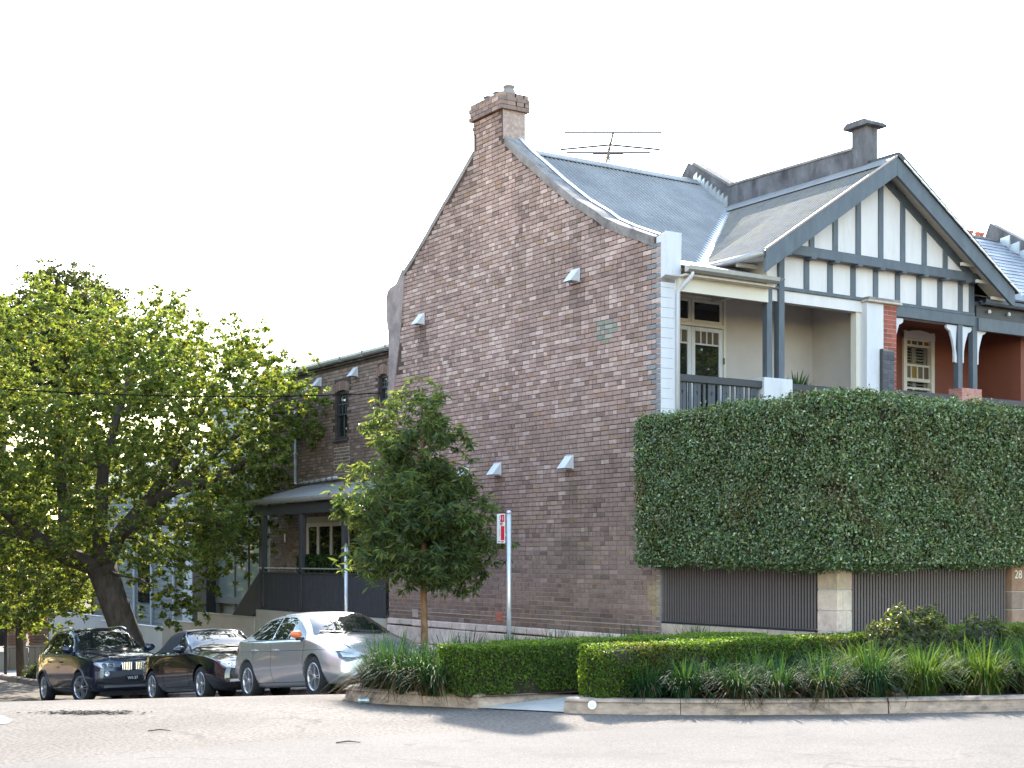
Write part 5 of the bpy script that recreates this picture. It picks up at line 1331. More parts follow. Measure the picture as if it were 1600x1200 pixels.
# --- young street tree before the brick wall
sb = Vector((-3.3,2.32,road_z(2.32)+.1))
ST = thing('young_street_tree', 'young street tree with drooping narrow leaves before the brick side wall', 'tree', sb)
def lat2(u, f, z): return Vector((sb.x+u*math.cos(YAW)+f*math.sin(YAW), sb.y-u*math.sin(YAW)+f*math.cos(YAW), z))
tr = [lat2(0,0,sb.z-.1), lat2(.01,0,.2), lat2(-.01,.01,1.2), lat2(.0,.0,2.2), lat2(-.02,0,3.2), lat2(-.05,0,4.55)]
MB().tube(tr, [.068,.06,.055,.045,.03,.012], 12).build('trunk', M['bark_warm'], ST, smooth=True)
tg = []; 
def young_ok(u, f, z):
    l = interp([1.05,1.3,1.9,2.4,2.8,3.1,3.6,4.1,4.4,4.7], [.65,1.1,1.35,1.6,1.2,.85,.85,.75,.45,.1], z); r_ = interp([1.05,1.3,1.9,2.4,2.8,3.1,3.6,4.1,4.4,4.7], [.8,1.0,1.3,1.25,.75,.55,.75,.55,.3,.1], z)
    w_ = l if u < 0 else r_; return (u/w_)**2+(f/((l+r_)/2))**2 < 1
while len(tg) < 150:
    u, f, z = random.uniform(-1.75, 1.45), random.uniform(-1.5, 1.5), random.uniform(1.08, 4.6)
    if young_ok(u, f, z) and all((lat2(u, f, z)-q).length > .25 for q in tg):
        tg.append(lat2(u, f, z))
tg.sort(key=lambda p: abs((p-lat2(0,0,p.z)).length))
tubes_obj(grow([(tr[2:], [.05,.045,.03,.012])], tg, r_tip=.004), 'branches', M['bark_warm'], ST)
G_Y = [(.072,.105,.052),(.10,.14,.055),(.05,.078,.045),(.14,.165,.06)]
crown_leaves(tg, 135, (.22,.22,.2), .165, .25, G_Y, [3,2,2.4,.8], M['leaf_young'], 'crown', ST, droop=1, tuft=8)
# --- small tree at the far left, and trees behind
def simple_tree(name, label, base, zc, rad, n_t, per, size, cols, wts, trunk_r, aspect=.5, group=None, m='leaf', gap=.5, cr=.5):
    base = Vector(base); r = thing(name, label, 'tree', base, group)
    top = Vector((base.x, base.y, zc+rad[2]*.3)); tr = [base+Vector((0,0,-.2)), base.lerp(top, .35)+Vector((random.uniform(-.1,.1),0,0)), base.lerp(top, .7), top]
    MB().tube(tr, [trunk_r,trunk_r*.85,trunk_r*.6,trunk_r*.25], 10).build('trunk', M['bark'], r, smooth=True); tg = []; tries = 0
    while len(tg) < n_t and tries < 20000:
        tries += 1; v = Vector((random.uniform(-1,1), random.uniform(-1,1), random.uniform(-1,1)))
        if v.length > 1 or (v.length < .4 and random.random() < .6): continue
        p = Vector((base.x+v.x*rad[0], base.y+v.y*rad[1], zc+v.z*rad[2]))
        if all((p-q).length > gap for q in tg): tg.append(p)
    tg.sort(key=lambda p: (p-tr[2]).length)
    tubes_obj(grow([(tr[1:], [trunk_r*.85,trunk_r*.6,trunk_r*.25])], tg), 'branches', M['bark'], r, 6)
    crown_leaves(tg, per, (cr,cr,cr*.75), size, aspect, cols, wts, M[m], 'crown', r, tuft=12); return r
simple_tree('small_street_tree', 'small street tree with slim trunk before the paling fence at far left', (-3.4,27.9,road_z(27.9)), 1.3, (2.6,2.6,2.3), 80, 150, .15, G_T, [3,2,3,1,1], .13)
G_E = [(.045,.055,.032),(.06,.07,.04),(.035,.042,.028)]
simple_tree('eucalyptus_tree', 'tall grey-green eucalyptus rising behind the large street tree', (2.4,43.0,-2), 11.2, (2.5,2.5,2.5), 75, 330, .21, G_E, [1,1,1], .3, .35, gap=.85, cr=.62)
simple_tree('eucalyptus_tree', 'tall dark eucalyptus at the left edge behind the large street tree', (.0,44.0,-2), 9.8, (2.6,2.6,2.3), 60, 300, .21, G_E, [1,1,1.5], .3, .35, gap=.85, cr=.62)
for i, (x, y, z, rr, lab) in enumerate([(-6.5,40,1.8,(3.8,3.2,4.8),'bushy green tree far behind at the left edge of the street'),(-1.5,46,2.4,(4.6,3.5,5.4),'bushy tree behind the stacked stone pillars'),(5.5,49,3.0,(4.8,4,5.4),'bushy tree behind the grey clad house')]):
    simple_tree('background_tree', lab, (x,y,-3), z, rr, 130, 170, .26, G_T, [2,1.5,3,.6,2], .22, gap=.8, cr=.75)

# ------------------------------------------------------------------ across the streets (beside and behind the camera; they show in glass and paint)
OH = thing('facing_brick_terrace', 'two-storey orange brick terrace facing across the side street, seen in reflections', 'house', (-20,12,-.8))
ob = MB().box(-26, -19, -6, 66, -4.5, 6.2).build('wall', mat('orange_brick', (.15,.085,.055), .9, var=.3, vscale=8, bump=.3, bscale=30), OH)
for i in range(16):
    for z0 in (-.2, 3.2):
        y = -4+i*4.2; MB().box(-18.99, -18.95, y, y+1.2, z0, z0+1.8).build('window', M['glass'], ob); MB().box(-18.99, -18.9, y-.1, y+1.3, z0-.12, z0).build('sill', M['white'], ob)
MB().prism([(-26.4,6.2),(-18.5,6.2),(-22.4,9.2)], 1, -6.4, 66.4).build('roof', M['terracotta'], OH)
OB = thing('facing_cream_house', 'cream house with red roof behind the camera, seen in reflections', 'house', (28,-40,0))
w_ = MB().box(16, 44, -48, -38, -.5, 5.6).build('wall', mat('dull_brick', (.26,.15,.10), .9, var=.3, vscale=6), OB)
for i in range(5): MB().box(18+i*5, 19.6+i*5, -37.98, -37.9, 1, 3).build('window', M['glass'], w_)
MB().prism([(-48.5,5.6),(-37.4,5.6),(-43,9)], 0, 15.5, 44.5).build('roof', M['terracotta'], OB)
for i, (x, y, s, lab) in enumerate([(-15.6,24,.9,'leafy tree across the side street beyond the four-wheel drive'),(-15.4,34,.9,'leafy tree across the side street down the hill'),(-15.2,45,1.0,'leafy tree across the side street farthest down the hill'),(24,-25,1.35,'leafy tree across the cross street, reflected in the verandah doors'),(34,-27,1.35,'leafy tree across the cross street, farther right of the camera')]):
    c = copy_tree(BT); c.location = (x, y, road_z(y)); c.rotation_euler = (0, 0, 1.1+i*1.7); c.scale = (s, s, s); c['label'] = lab; c['group'] = 'street trees facing the corner house'
# ------------------------------------------------------------------ parked cars
def pchip(xs, ys):
    xs = np.array(xs, float); ys = np.array(ys, float); h = np.diff(xs); d = np.diff(ys)/h; m = np.zeros(len(xs))
    for i in range(1, len(xs)-1):
        if d[i-1]*d[i] > 0: w1, w2 = 2*h[i]+h[i-1], h[i]+2*h[i-1]; m[i] = (w1+w2)/(w1/d[i-1]+w2/d[i])
    m[0], m[-1] = d[0], d[-1]
    def f(x):
        x = min(max(x, xs[0]), xs[-1]); i = min(int(np.searchsorted(xs, x, 'right'))-1, len(xs)-2); t = (x-xs[i])/h[i]
        return float(ys[i]*(1+2*t)*(1-t)**2+m[i]*h[i]*t*(1-t)**2+ys[i+1]*t*t*(3-2*t)+m[i+1]*h[i]*t*t*(t-1))
    return f
class Car:
    """body lofted from cross-sections; x forward, y left, z up, origin on the ground at mid wheelbase"""
    def __init__(s, st):
        st = sorted(st, key=lambda q: q[0]); s.x0, s.x1 = st[0][0], st[-1][0]; X = [q[0] for q in st]
        s.f = [pchip(X, [q[k] for q in st]) for k in range(1, 9)]; s.cache = {}
    def section(s, x):
        k = round(x, 4)
        if k in s.cache: return s.cache[k]
        zb, wb, zm, wm, zs, ws, zr, wr = [f(x) for f in s.f]; c = min(.07, (zr-zs)*.45)
        P = [(wb-.06,zb),(wb,zb+.02),(wm-.012,zm-.14),(wm,zm),(lerp(wm,ws,.42),lerp(zm,zs,.55)),(ws+.008,zs-.02),(ws-.004,zs+.004),(lerp(ws,wr,.5)+.012,lerp(zs,zr-c,.5)),(wr,zr-c),(wr*.80,zr-c*.36),(wr*.45,zr-c*.08),(0,zr)]
        out = []
        for i in range(len(P)-1):
            p0, p1, p2, p3 = P[max(i-1,0)], P[i], P[i+1], P[min(i+2,len(P)-1)]
            for t in (0,.25,.5,.75):
                q = []
                for a in (0, 1):
                    m1 = (p2[a]-p0[a])*.42; m2 = (p3[a]-p1[a])*.42
                    if i in (5,): m1 *= .3; m2 *= .3
                    q.append(p1[a]*(1+2*t)*(1-t)**2+m1*t*(1-t)**2+p2[a]*t*t*(3-2*t)+m2*t*t*(t-1))
                out.append(tuple(q))
        out.append(P[-1]); s.cache[k] = out; return out
    def hw(s, x, z):
        S = s.section(x)
        for i in range(len(S)-1, 0, -1):
            (y1, z1), (y0, z0) = S[i], S[i-1]
            if z0 <= z <= z1 or z1 <= z <= z0:
                t = 0 if z1 == z0 else (z-z0)/(z1-z0); return y0+(y1-y0)*t
        return 0.0 if z > S[-1][1] else S[0][0]
    def inside(s, x, y, z): 
        S = s.section(x); return S[0][1] <= z <= S[-1][1] and abs(y) <= s.hw(x, z)
    def front_x(s, y, z, a=None, b=None):
        hi = s.x1 if a is None else a; lo = 0.0 if b is None else b; x = hi
        while x > lo and not s.inside(x, y, z): x -= .02
        l, h = x, min(x+.02, hi)
        for _ in range(12):
            m = (l+h)/2
            if s.inside(m, y, z): l = m
            else: h = m
        return l
    def body(s):
        xs = list(np.linspace(s.x0, s.x1, 96)); n = len(s.section(0)); b = MB(); vs = []; fs = []
        for x in xs:
            S = s.section(x); ring = [(x, y, z) for y, z in S]+[(x, -y, z) for y, z in S[-2::-1]]; vs += ring
        m = 2*n-1
        for i in range(len(xs)-1):
            for k in range(m):
                k2 = (k+1) % m; fs.append((i*m+k, i*m+k2, (i+1)*m+k2, (i+1)*m+k))
        fs.append(tuple(range(m))[::-1]); fs.append(tuple(range((len(xs)-1)*m, len(xs)*m)))
        b.add(vs, fs); return b
    def side_patch(s, sgn, xs, zlo, zhi, off, rows=6):
        b = MB(); vs = []; fs = []; n = rows+1
        for x in xs:
            a, c = zlo(x), max(zhi(x), zlo(x)+.0005)
            for k in range(n): z = lerp(a, c, k/rows); vs.append((x, sgn*(s.hw(x, z)+off), z))
        for i in range(len(xs)-1):
            for k in range(rows):
                q = (i*n+k, (i+1)*n+k, (i+1)*n+k+1, i*n+k+1); fs.append(q if sgn > 0 else q[::-1])
        return b.add(vs, fs)
    def front_patch(s, ys, zlo, zhi, off, rows=6, a=None, lo=None):
        b = MB(); vs = []; fs = []; n = rows+1
        for y in ys:
            p, c = zlo(y), max(zhi(y), zlo(y)+.0005)
            for k in range(n): z = lerp(p, c, k/rows); vs.append((s.front_x(y, z, a, lo)+off, y*(1+off*.3), z))
        for i in range(len(ys)-1):
            for k in range(rows): fs.append((i*n+k, (i+1)*n+k, (i+1)*n+k+1, i*n+k+1))
        return b.add(vs, fs)
def lin(pts):
    X = [p[0] for p in pts]; Y = [p[1] for p in pts]
    return (lambda x: interp(X, Y, x)) if X[0] < X[-1] else (lambda x: interp(X[::-1], Y[::-1], x))
M['tyre'] = mat('tyre_rubber', (.018,.018,.019), .85, bump=.2, bscale=80)
M['rim'] = mat('alloy_rim', (.62,.63,.66), .28, metal=.85)
M['rim_dark'] = mat('rim_shade_grille_black', (.02,.02,.022), .6)  # black painted as shade behind the spokes, also used on grille bars
M['chrome'] = mat('chrome', (.8,.8,.82), .12, metal=1.0)
M['trim'] = mat('black_trim', (.015,.015,.017), .45)
M['carglass'] = glassmat('car_glass', (.010,.013,.014), .01, spec=1.0)
M['lampglass'] = mat('lamp_glass', (.50,.52,.55), .16, metal=.35, coat=1.0)
M['lampdark'] = glassmat('lamp_dark', (.05,.055,.06), .04, spec=1.0)
M['seam'] = mat('panel_seam', (.01,.01,.012), .8)
M['amberlamp'] = mat('red_lamp', (.35,.03,.02), .15)
def wheel(parent, x, y, sgn, R, spokes, style, wd=.215, steer=0):
    root = bpy.data.objects.new('wheel', None); COL.objects.link(root); root.parent = parent; root.location = (x, y, R); root.rotation_euler = (0, 0, steer)
    ROOTS[root.name] = True; h = wd/2; r = R*.70
    # meshes are built with the axle on y, outer face towards sgn
    t = MB().lathe([(r,-h*.92),(R*.93,-h),(R*.985,-h*.8),(R,-h*.45),(R,h*.45),(R*.985,h*.8),(R*.93,h),(r,h*.92)], (0,0,0), 36, 'y', cap=False); t.build('tyre', M['tyre'], root, smooth=True)
    o = sgn
    MB().lathe([(r*.99,o*h*.2),(r*1.0,o*h*.93),(r*.93,o*h*.96),(r*.90,o*h*.7),(r*.88,o*h*.2)], (0,0,0), 36, 'y', cap=False).build('rim', M['rim'], root, smooth=True)
    MB().lathe([(r*.9,o*h*.15),(r*.9,o*h*.2),(.01,o*h*.2)], (0,0,0), 30, 'y', cap=False).build('spoke_shade_disc', M['rim_dark'], root)  # black disc standing in for the shade between the spokes
    for i in range(spokes):
        a0 = 2*math.pi*i/spokes+.3; prs = [(-.13,.10),(.13,.10)] if style == 'double' else ([(0,.2)] if style == 'star' else [(-.17,.07),(.17,.07)])
        sp = MB()
        for da, wdt in prs:
            a = a0+da; u = Vector((math.sin(a0), 0, math.cos(a0))); ut = Vector((math.sin(a), 0, math.cos(a))); sd = Vector((math.cos(a), 0, -math.sin(a)))
            w1 = wdt*r*1.15; w0 = wdt*r*.75
            p0 = u*r*.14+sd*da*r*.2; p1 = ut*r*.95
            q = [p0-sd*w0*.5, p0+sd*w0*.5, p1+sd*w1*.5, p1-sd*w1*.5]
            yo0, yo1 = o*h*.78, o*h*.93
            vs = [tuple(q[0]+Vector((0,yo0,0))), tuple(q[1]+Vector((0,yo0,0))), tuple(q[2]+Vector((0,yo1,0))), tuple(q[3]+Vector((0,yo1,0)))]+[tuple(p+Vector((0,o*h*.3,0))) for p in q]
            sp.add(vs, [(0,1,2,3),(4,7,6,5),(0,4,5,1),(1,5,6,2),(2,6,7,3),(3,7,4,0)])
        sp.build('spoke', M['rim'], root)
    MB().lathe([(r*.2,o*h*.3),(r*.19,o*h*.8),(r*.12,o*h*.86),(.005,o*h*.86)], (0,0,0), 16, 'y').build('hub', M['rim'], root, smooth=True)
    return root
def cut_body(b, axles, R, wmax, name, m, parent, top=None):
    me = b.mesh(name, m, smooth=True); o = bpy.data.objects.new(name, me); COL.objects.link(o)
    cuts = []
    for x in axles:
        c = MB().lathe([(R,-wmax-.2),(R,wmax+.2)], (x, 0, R*.93), 40, 'y'); co = bpy.data.objects.new('cut', c.mesh('cut')); COL.objects.link(co)
        md = o.modifiers.new('b', 'BOOLEAN'); md.operation = 'DIFFERENCE'; md.solver = 'EXACT'; md.object = co; cuts.append(co)
    bpy.context.view_layer.update(); dg = bpy.context.evaluated_depsgraph_get(); nm = bpy.data.meshes.new_from_object(o.evaluated_get(dg)); nm.name = name
    o.modifiers.clear(); o.data = nm
    for c in cuts: bpy.data.objects.remove(c, do_unlink=True)
    # flat wells, smooth panels
    try: nm.set_sharp_from_angle(angle=math.radians(38))
    except Exception: pass
    o.parent = parent; return o
def make_car(name, label, st, paint, wb, R, wmax, loc, windows, ws_rng, spokes, style, extra, wheel_y=None, steer=0, arch=1.12, wswid=.96, roofm=None):
    fx, rx_ = wb/2, -wb/2; X, Y = loc; zf, zr_ = road_z(Y-wb/2), road_z(Y+wb/2); th = math.atan2(zf-zr_, wb)
    root = thing(name, label, 'car', (X, Y, (zf+zr_)/2+.004), 'cars parked along the side street', local=True, rot=(0, -th, math.radians(-90)))
    c = Car(st); cut_body(c.body(), (fx, rx_), R*arch, wmax, 'body', paint, root)
    liner = MB()
    for x in (fx, rx_):
        liner.lathe([(R*arch+.01,-.60),(R*arch+.012,-.58)], (x, 0, R*.93), 24, 'y')
    un = MB().box(c.x0+.25, c.x1-.25, -wmax+.27, wmax-.27, .17, .55); un.build('underbody', M['trim'], root)
    wy = wheel_y or wmax-.125
    for x in (fx, rx_):
        for s in (-1, 1): wheel(root, x, s*wy, s, R, spokes, style, steer=steer if x > 0 else 0)
    for s in (-1, 1):
        for (xs0, xs1, lo, hi) in windows:
            xs = list(np.linspace(xs0, xs1, 28)); fl = [(x) for x in xs]
            o = c.side_patch(s, xs, lin(lo), lin(hi), .007).build('side_window', M['carglass'], root, smooth=True)
    # windscreen
    z0, z1, xa, xb, wlo, whi = ws_rng
    ys = list(np.linspace(-1, 1, 22)); b = MB(); vs = []; fs = []; n = 9
    for t in ys:
        for k in range(n):
            v = k/(n-1); z = lerp(z0-.015*abs(t)**2, z1-.05*t*t, v); y = t*lerp(wlo, whi, v); vs.append((c.front_x(y, z, xa, xb)+.010, y, z+.004))
    for i in range(len(ys)-1):
        for k in range(n-1): fs.append((i*n+k, (i+1)*n+k, (i+1)*n+k+1, i*n+k+1))
    b.add(vs, fs).build('windscreen', M['carglass'], root, smooth=True)
    for s in (-1, 1):
        P = [(x, s*lerp(ws_rng[4]*.93, .52*wmax/.9, k/9), c.section(x)[-1][1]) for k, x in enumerate(np.linspace(xa-.10, c.x1-.22, 10))]
        P = [(x, y, next((z for (yy, z) in c.section(x) if yy <= abs(y) and z > c.f[4](x)-.06), P[0][2])+.002) for x, y, _ in P]
        MB().tube(P, .005, 5).build('bonnet_seam', M['seam'], root)
    ys2 = list(np.linspace(-wlo*.97, wlo*.97, 14)); c.front_patch(ys2, lambda y: z0-.045, lambda y: z0-.012, .006, 2, xa+.25, xb).build('cowl', M['trim'], root)
    extra(c, root); return root
def seam(c, root, s, x, z0, z1, dx=0, w_=.007):
    """a door gap drawn as a thin recessed-looking strip"""
    b = MB(); vs = []; fs = []; n = 12
    for k in range(n+1):
        z = lerp(z0, z1, k/n); xx = x+dx*(k/n)**1.5; y = s*(c.hw(xx, z)+.0025); vs += [(xx-w_/2, y, z), (xx+w_/2, y, z)]
    for k in range(n): fs.append((2*k, 2*k+1, 2*k+3, 2*k+2))
    return b.add(vs, fs).build('door_seam', M['seam'], root)
def hseam(c, root, s, x0, x1, z0, z1, w_=.007, m=None, name='body_line'):
    b = MB(); vs = []; fs = []; n = 24
    for k in range(n+1):
        x = lerp(x0, x1, k/n); z = lerp(z0, z1, k/n); vs += [(x, s*(c.hw(x, z-w_/2)+.003), z-w_/2), (x, s*(c.hw(x, z+w_/2)+.003), z+w_/2)]
    for k in range(n): fs.append((2*k, 2*k+2, 2*k+3, 2*k+1))
    return b.add(vs, fs).build(name, m or M['seam'], root)
def mirror(c, root, x, z, paint, size=(.13,.24,.15), label=None, folded=False):
    x_ = x
    for s in ((-1,) if folded else (-1, 1)):
        x = x_-.16 if folded and s > 0 else x_
        y0 = c.hw(x, z-.06)-(.10 if folded and s > 0 else 0)
        b = MB(); n = 10; sx_, sy_, sz_ = size
        b.grid(lambda u, v: (x-.02+sx_*.55*math.cos(v*3.1416)*(1.0), s*(y0+.13+sy_*.5*math.cos(u*6.283)*math.sin(v*3.1416)), z+sz_*.5*math.sin(u*6.283)*math.sin(v*3.1416)*(1-.15*math.cos(u*6.283))), 18, 10)
        o = b.build('door_mirror', paint, root, smooth=True)
        if label: o['label'] = label
        MB().cbox((x-.03, s*(y0+.05), z-.075), (.09,.14,.05)).build('mirror_arm', M['trim'], o, bevel=.01)
def handle(c, root, s, x, z, m):
    y = c.hw(x, z); MB().cbox((x, s*(y+.018), z), (.19,.022,.035)).build('door_handle', m, root, bevel=.009)
def wipers(c, root, z, xa, xb):
    for y0, y1 in ((.45,-.05),(-.1,-.6)):
        P = [(c.front_x(lerp(y0,y1,t), z+.03*t, xa, xb)+.025, lerp(y0,y1,t), z+.01+.03*t) for t in (0,.5,1)]
        MB().tube(P, .009, 5).build('wiper', M['trim'], root)
# --- silver hatchback
P_SIL = mat('silver_paint', (.66,.67,.70), .27, metal=.75, coat=1.0); M['orange'] = mat('orange_cap', (.75,.16,.03), .3, coat=.8)
hatch = [(2.20,.30,.42,.44,.60,.54,.58,.60,.42),(2.10,.22,.62,.45,.76,.61,.72,.68,.52),(1.90,.19,.74,.50,.86,.71,.80,.79,.60),(1.6,.19,.79,.54,.89,.81,.83,.895,.64),(1.36,.19,.80,.55,.897,.875,.845,.96,.67),(1.25,.19,.80,.55,.895,.895,.845,.985,.68),
         (1.14,.19,.80,.55,.892,.905,.845,1.03,.68),(.74,.19,.80,.55,.885,.925,.845,1.235,.64),(.32,.19,.80,.55,.885,.94,.845,1.395,.59),(-.3,.19,.80,.55,.885,.95,.845,1.435,.57),(-.9,.19,.80,.55,.89,.975,.84,1.41,.555),(-1.35,.20,.80,.56,.895,1.00,.825,1.34,.53),(-1.72,.24,.78,.58,.88,1.02,.79,1.22,.50),(-1.95,.30,.74,.6,.83,.98,.74,1.06,.50),(-2.10,.36,.62,.6,.72,.85,.64,.92,.45)]
def hatch_extra(c, r):
    for s in (-1, 1):
        seam(c, r, s, .95, .30, .91, .06); seam(c, r, s, -.30, .27, .95); seam(c, r, s, -1.02, .62, .98, -.08); hseam(c, r, s, -.98, .95, .27, .25)
        hseam(c, r, s, -1.6, 1.7, .83, .74, .004); hseam(c, r, s, -1.35, .98, 1.0, .945, .016, M['trim'], 'belt_strip')
        handle(c, r, s, -.12, .80, P_SIL); handle(c, r, s, -.98, .83, P_SIL)
        hseam(c, r, s, -.96, .95, .205, .205, .05, P_SIL, 'sill')
        # quarter light ahead of the mirror
        # headlamp, swept back
        ys = [s*v for v in np.linspace(.36, .77, 18)]
        if s < 0: ys = ys[::-1]
        lo = lin(sorted([(s*.36,.59),(s*.5,.575),(s*.6,.535),(s*.70,.52),(s*.78,.61)])); hi = lin(sorted([(s*.36,.62),(s*.5,.64),(s*.66,.685),(s*.78,.725)]))
        c.front_patch(ys, lo, hi, .008).build('headlight', M['lampdark'], r, smooth=True)
        y2 = [s*v for v in np.linspace(.45, .73, 12)]; y2 = y2 if s > 0 else y2[::-1]
        c.front_patch(y2, lin(sorted([(s*.45,.60),(s*.6,.59),(s*.74,.605)])), lin(sorted([(s*.45,.628),(s*.74,.69)])), .016).build('lamp_lens', M['lampglass'], r, smooth=True)
        xs = list(np.linspace(-2.02, -1.78, 8)); c.side_patch(s, xs, lambda x: .80, lambda x: .93, .006).build('tail_lamp', M['amberlamp'], r, smooth=True)
        c.front_patch([s*v for v in ((.70,.76,.80) if s > 0 else (.80,.76,.70))], lambda y: .24, lambda y: .33, .012).build('bumper_fin', P_SIL, r)
    ys = list(np.linspace(-.66, .66, 24)); c.front_patch(ys, lambda y: .235, lambda y: .50-.22*max(0, (abs(y)-.28)/.38), .006).build('lower_grille', M['trim'], r, smooth=True)
    for z in (.28,.325,.37,.415,.46): 
        yy = .64-(z-.235)*1.25; P = [(c.front_x(y, z)+.012, y, z) for y in np.linspace(-yy, yy, 12)]; MB().tube(P, .006, 5).build('grille_bar', M['rim_dark'], r)
    for s in (-1, 1):
        P = [(c.front_x(s*lerp(.28,.68,t), lerp(.52,.245,t))+.015, s*lerp(.28,.68,t), lerp(.52,.245,t)) for t in (0,.25,.5,.75,1)]; MB().tube(P, .016, 6).build('grille_surround', M['chrome'], r)
    ys = list(np.linspace(-.34, .34, 14)); c.front_patch(ys, lambda y: .535, lambda y: .555, .008).build('upper_grille', M['trim'], r)
    mirror(c, r, .90, 1.02, M['orange'], size=(.12,.21,.125), label='bright orange mirror cap', folded=True)
    wipers(c, r, 1.01, 1.35, .25)
SILVER = make_car('parked_hatchback', 'silver hatchback with orange mirror caps, parked nose to the grasses', hatch, P_SIL, 2.64, .322, .895, (-4.80,2.98),
    [(.98,-.26,[(.98,.945),(-.26,.985)],[(.98,.95),(.80,1.085),(.48,1.25),(.24,1.325),(-.26,1.35)]),(-.33,-1.36,[(-.33,.985),(-1.0,1.01),(-1.36,1.10)],[(-.33,1.345),(-.85,1.325),(-1.2,1.24),(-1.36,1.12)])],
    (1.02,1.375,1.3,.2,.70,.52), 5, 'double', hatch_extra)
# --- black convertible
P_BLK = mat('black_paint', (.006,.007,.014), .12, coat=1.0, spec=.6)
P_TOP = mat('soft_top', (.014,.014,.016), .85, bump=.2, bscale=120)
conv = [(2.24,.30,.45,.45,.62,.58,.60,.64,.45),(2.15,.22,.62,.46,.76,.66,.70,.72,.52),(1.95,.19,.73,.50,.84,.74,.78,.80,.60),(1.6,.19,.77,.54,.87,.81,.81,.885,.63),(1.33,.19,.78,.56,.872,.85,.815,.925,.65),(.9,.19,.78,.55,.868,.885,.815,.975,.67),(.62,.19,.78,.55,.865,.90,.815,1.02,.665),
        (.3,.19,.78,.55,.862,.905,.815,1.19,.62),(-.08,.19,.78,.55,.86,.91,.815,1.36,.57),(-.45,.19,.78,.55,.86,.915,.815,1.40,.56),(-.85,.19,.78,.55,.864,.92,.815,1.36,.56),(-1.25,.19,.78,.56,.872,.93,.81,1.18,.56),(-1.5,.2,.78,.57,.87,.935,.80,1.03,.58),(-1.7,.22,.76,.58,.85,.93,.78,.985,.6),(-1.98,.28,.72,.58,.80,.88,.73,.93,.56),(-2.12,.36,.6,.58,.70,.76,.62,.82,.5)]
def conv_extra(c, r):
    # fabric roof as its own skin
    xs = list(np.linspace(-1.52, -.10, 24)); b = MB(); vs = []; fs = []; n = 17
    for x in xs:
        S = c.section(x); zr = S[-1][1]; zs = c.f[4](x)+.03
        half = [(y, z) for y, z in S if z >= zs]; L = len(half)
        prof = [half[int(round(k*(L-1)/8))] for k in range(9)]
        for y, z in prof: vs.append((x, y+.008*(y > .01), z+.008))
        for y, z in prof[-2::-1]: vs.append((x, -y-.008, z+.008))
    for i in range(len(xs)-1):
        for k in range(n-1): fs.append((i*n+k, (i+1)*n+k, (i+1)*n+k+1, i*n+k+1))
    b.add(vs, fs).build('soft_top', P_TOP, r, smooth=True)
    for s in (-1, 1):
        seam(c, r, s, .72, .30, .89, -.03); seam(c, r, s, -.62, .30, .905, -.02); hseam(c, r, s, -.6, .7, .28, .28); handle(c, r, s, -.42, .74, P_BLK)
        hseam(c, r, s, -.95, .95, .215, .215, .035, M['chrome'], 'sill'); hseam(c, r, s, -1.5, .55, .925, .915, .012, M['trim'], 'belt_strip')
        ys = [s*v for v in np.linspace(.40, .74, 16)]; ys = ys if s > 0 else ys[::-1]
        lo = lin(sorted([(s*.40,.60),(s*.55,.575),(s*.68,.60),(s*.74,.655)])); hi = lin(sorted([(s*.40,.675),(s*.55,.705),(s*.68,.71),(s*.74,.70)]))
        c.front_patch(ys, lo, hi, .008).build('headlight', M['lampglass'], r, smooth=True)
        for y in (.50, .62):
            x = c.front_x(s*y, .645)+.012; 
            MB().lathe([(.058,0),(.055,.012),(.03,.016),(.004,.004)], (0,0,0), 16, 'y').build('lamp_ring', M['chrome'], r, smooth=True); o = bpy.data.objects[[q.name for q in r.children if q.name.startswith('lamp_ring')][-1]]; o.location = (x, s*y, .645); o.rotation_euler = (0, 0, math.radians(-90+s*20))
        # kidney
        yk = [s*v for v in np.linspace(.03, .21, 12)]; yk = yk if s > 0 else yk[::-1]
        c.front_patch(yk, lin(sorted([(s*.03,.53),(s*.1,.515),(s*.17,.53),(s*.21,.58)])), lin(sorted([(s*.03,.655),(s*.12,.665),(s*.19,.65),(s*.21,.62)])), .008).build('kidney_grille', M['trim'], r)
        ring = [(.03,.54),(.03,.65),(.12,.665),(.19,.65),(.212,.61),(.18,.535),(.1,.515),(.03,.54)]
        MB().tube([(c.front_x(s*y, z)+.012, s*y, z) for y, z in ring], .010, 6).build('kidney_frame', M['chrome'], r)
        yl = [s*v for v in np.linspace(.42, .70, 8)]; yl = yl if s > 0 else yl[::-1]
        c.front_patch(yl, lambda y: .30, lambda y: .40, .006).build('air_intake', M['trim'], r); c.front_patch([q*.96 for q in yl[1:-1]], lambda y: .33, lambda y: .375, .014).build('fog_lamp', M['lampglass'], r)
    c.front_patch(list(np.linspace(-.38, .38, 12)), lambda y: .28, lambda y: .42, .006).build('lower_intake', M['trim'], r)
    mirror(c, r, .50, .985, P_BLK); wipers(c, r, .985, .75, -.1)
    MB().tube([(c.front_x(y, z, .8, -.1)+.012, y, z) for y, z in [(-.70,.97),(-.655,1.10),(-.60,1.24),(-.545,1.335),(0,1.375),(.545,1.335),(.60,1.24),(.655,1.10),(.70,.97)]], .022, 6).build('windscreen_frame', P_BLK, r, smooth=True)
make_car('parked_convertible', 'glossy black convertible with black soft top between the silver and blue cars', conv, P_BLK, 2.66, .318, .872, (-4.86,7.75),
    [(.40,-.68,[(.40,.93),(-.68,.945)],[(.40,.935),(.25,1.05),(.0,1.20),(-.2,1.275),(-.68,1.25)]),(-.72,-1.12,[(-.72,.945),(-1.12,.955)],[(-.72,1.24),(-.9,1.17),(-1.12,.965)])],
    (1.0,1.335,.75,-.12,.66,.50), 5, 'star', conv_extra)
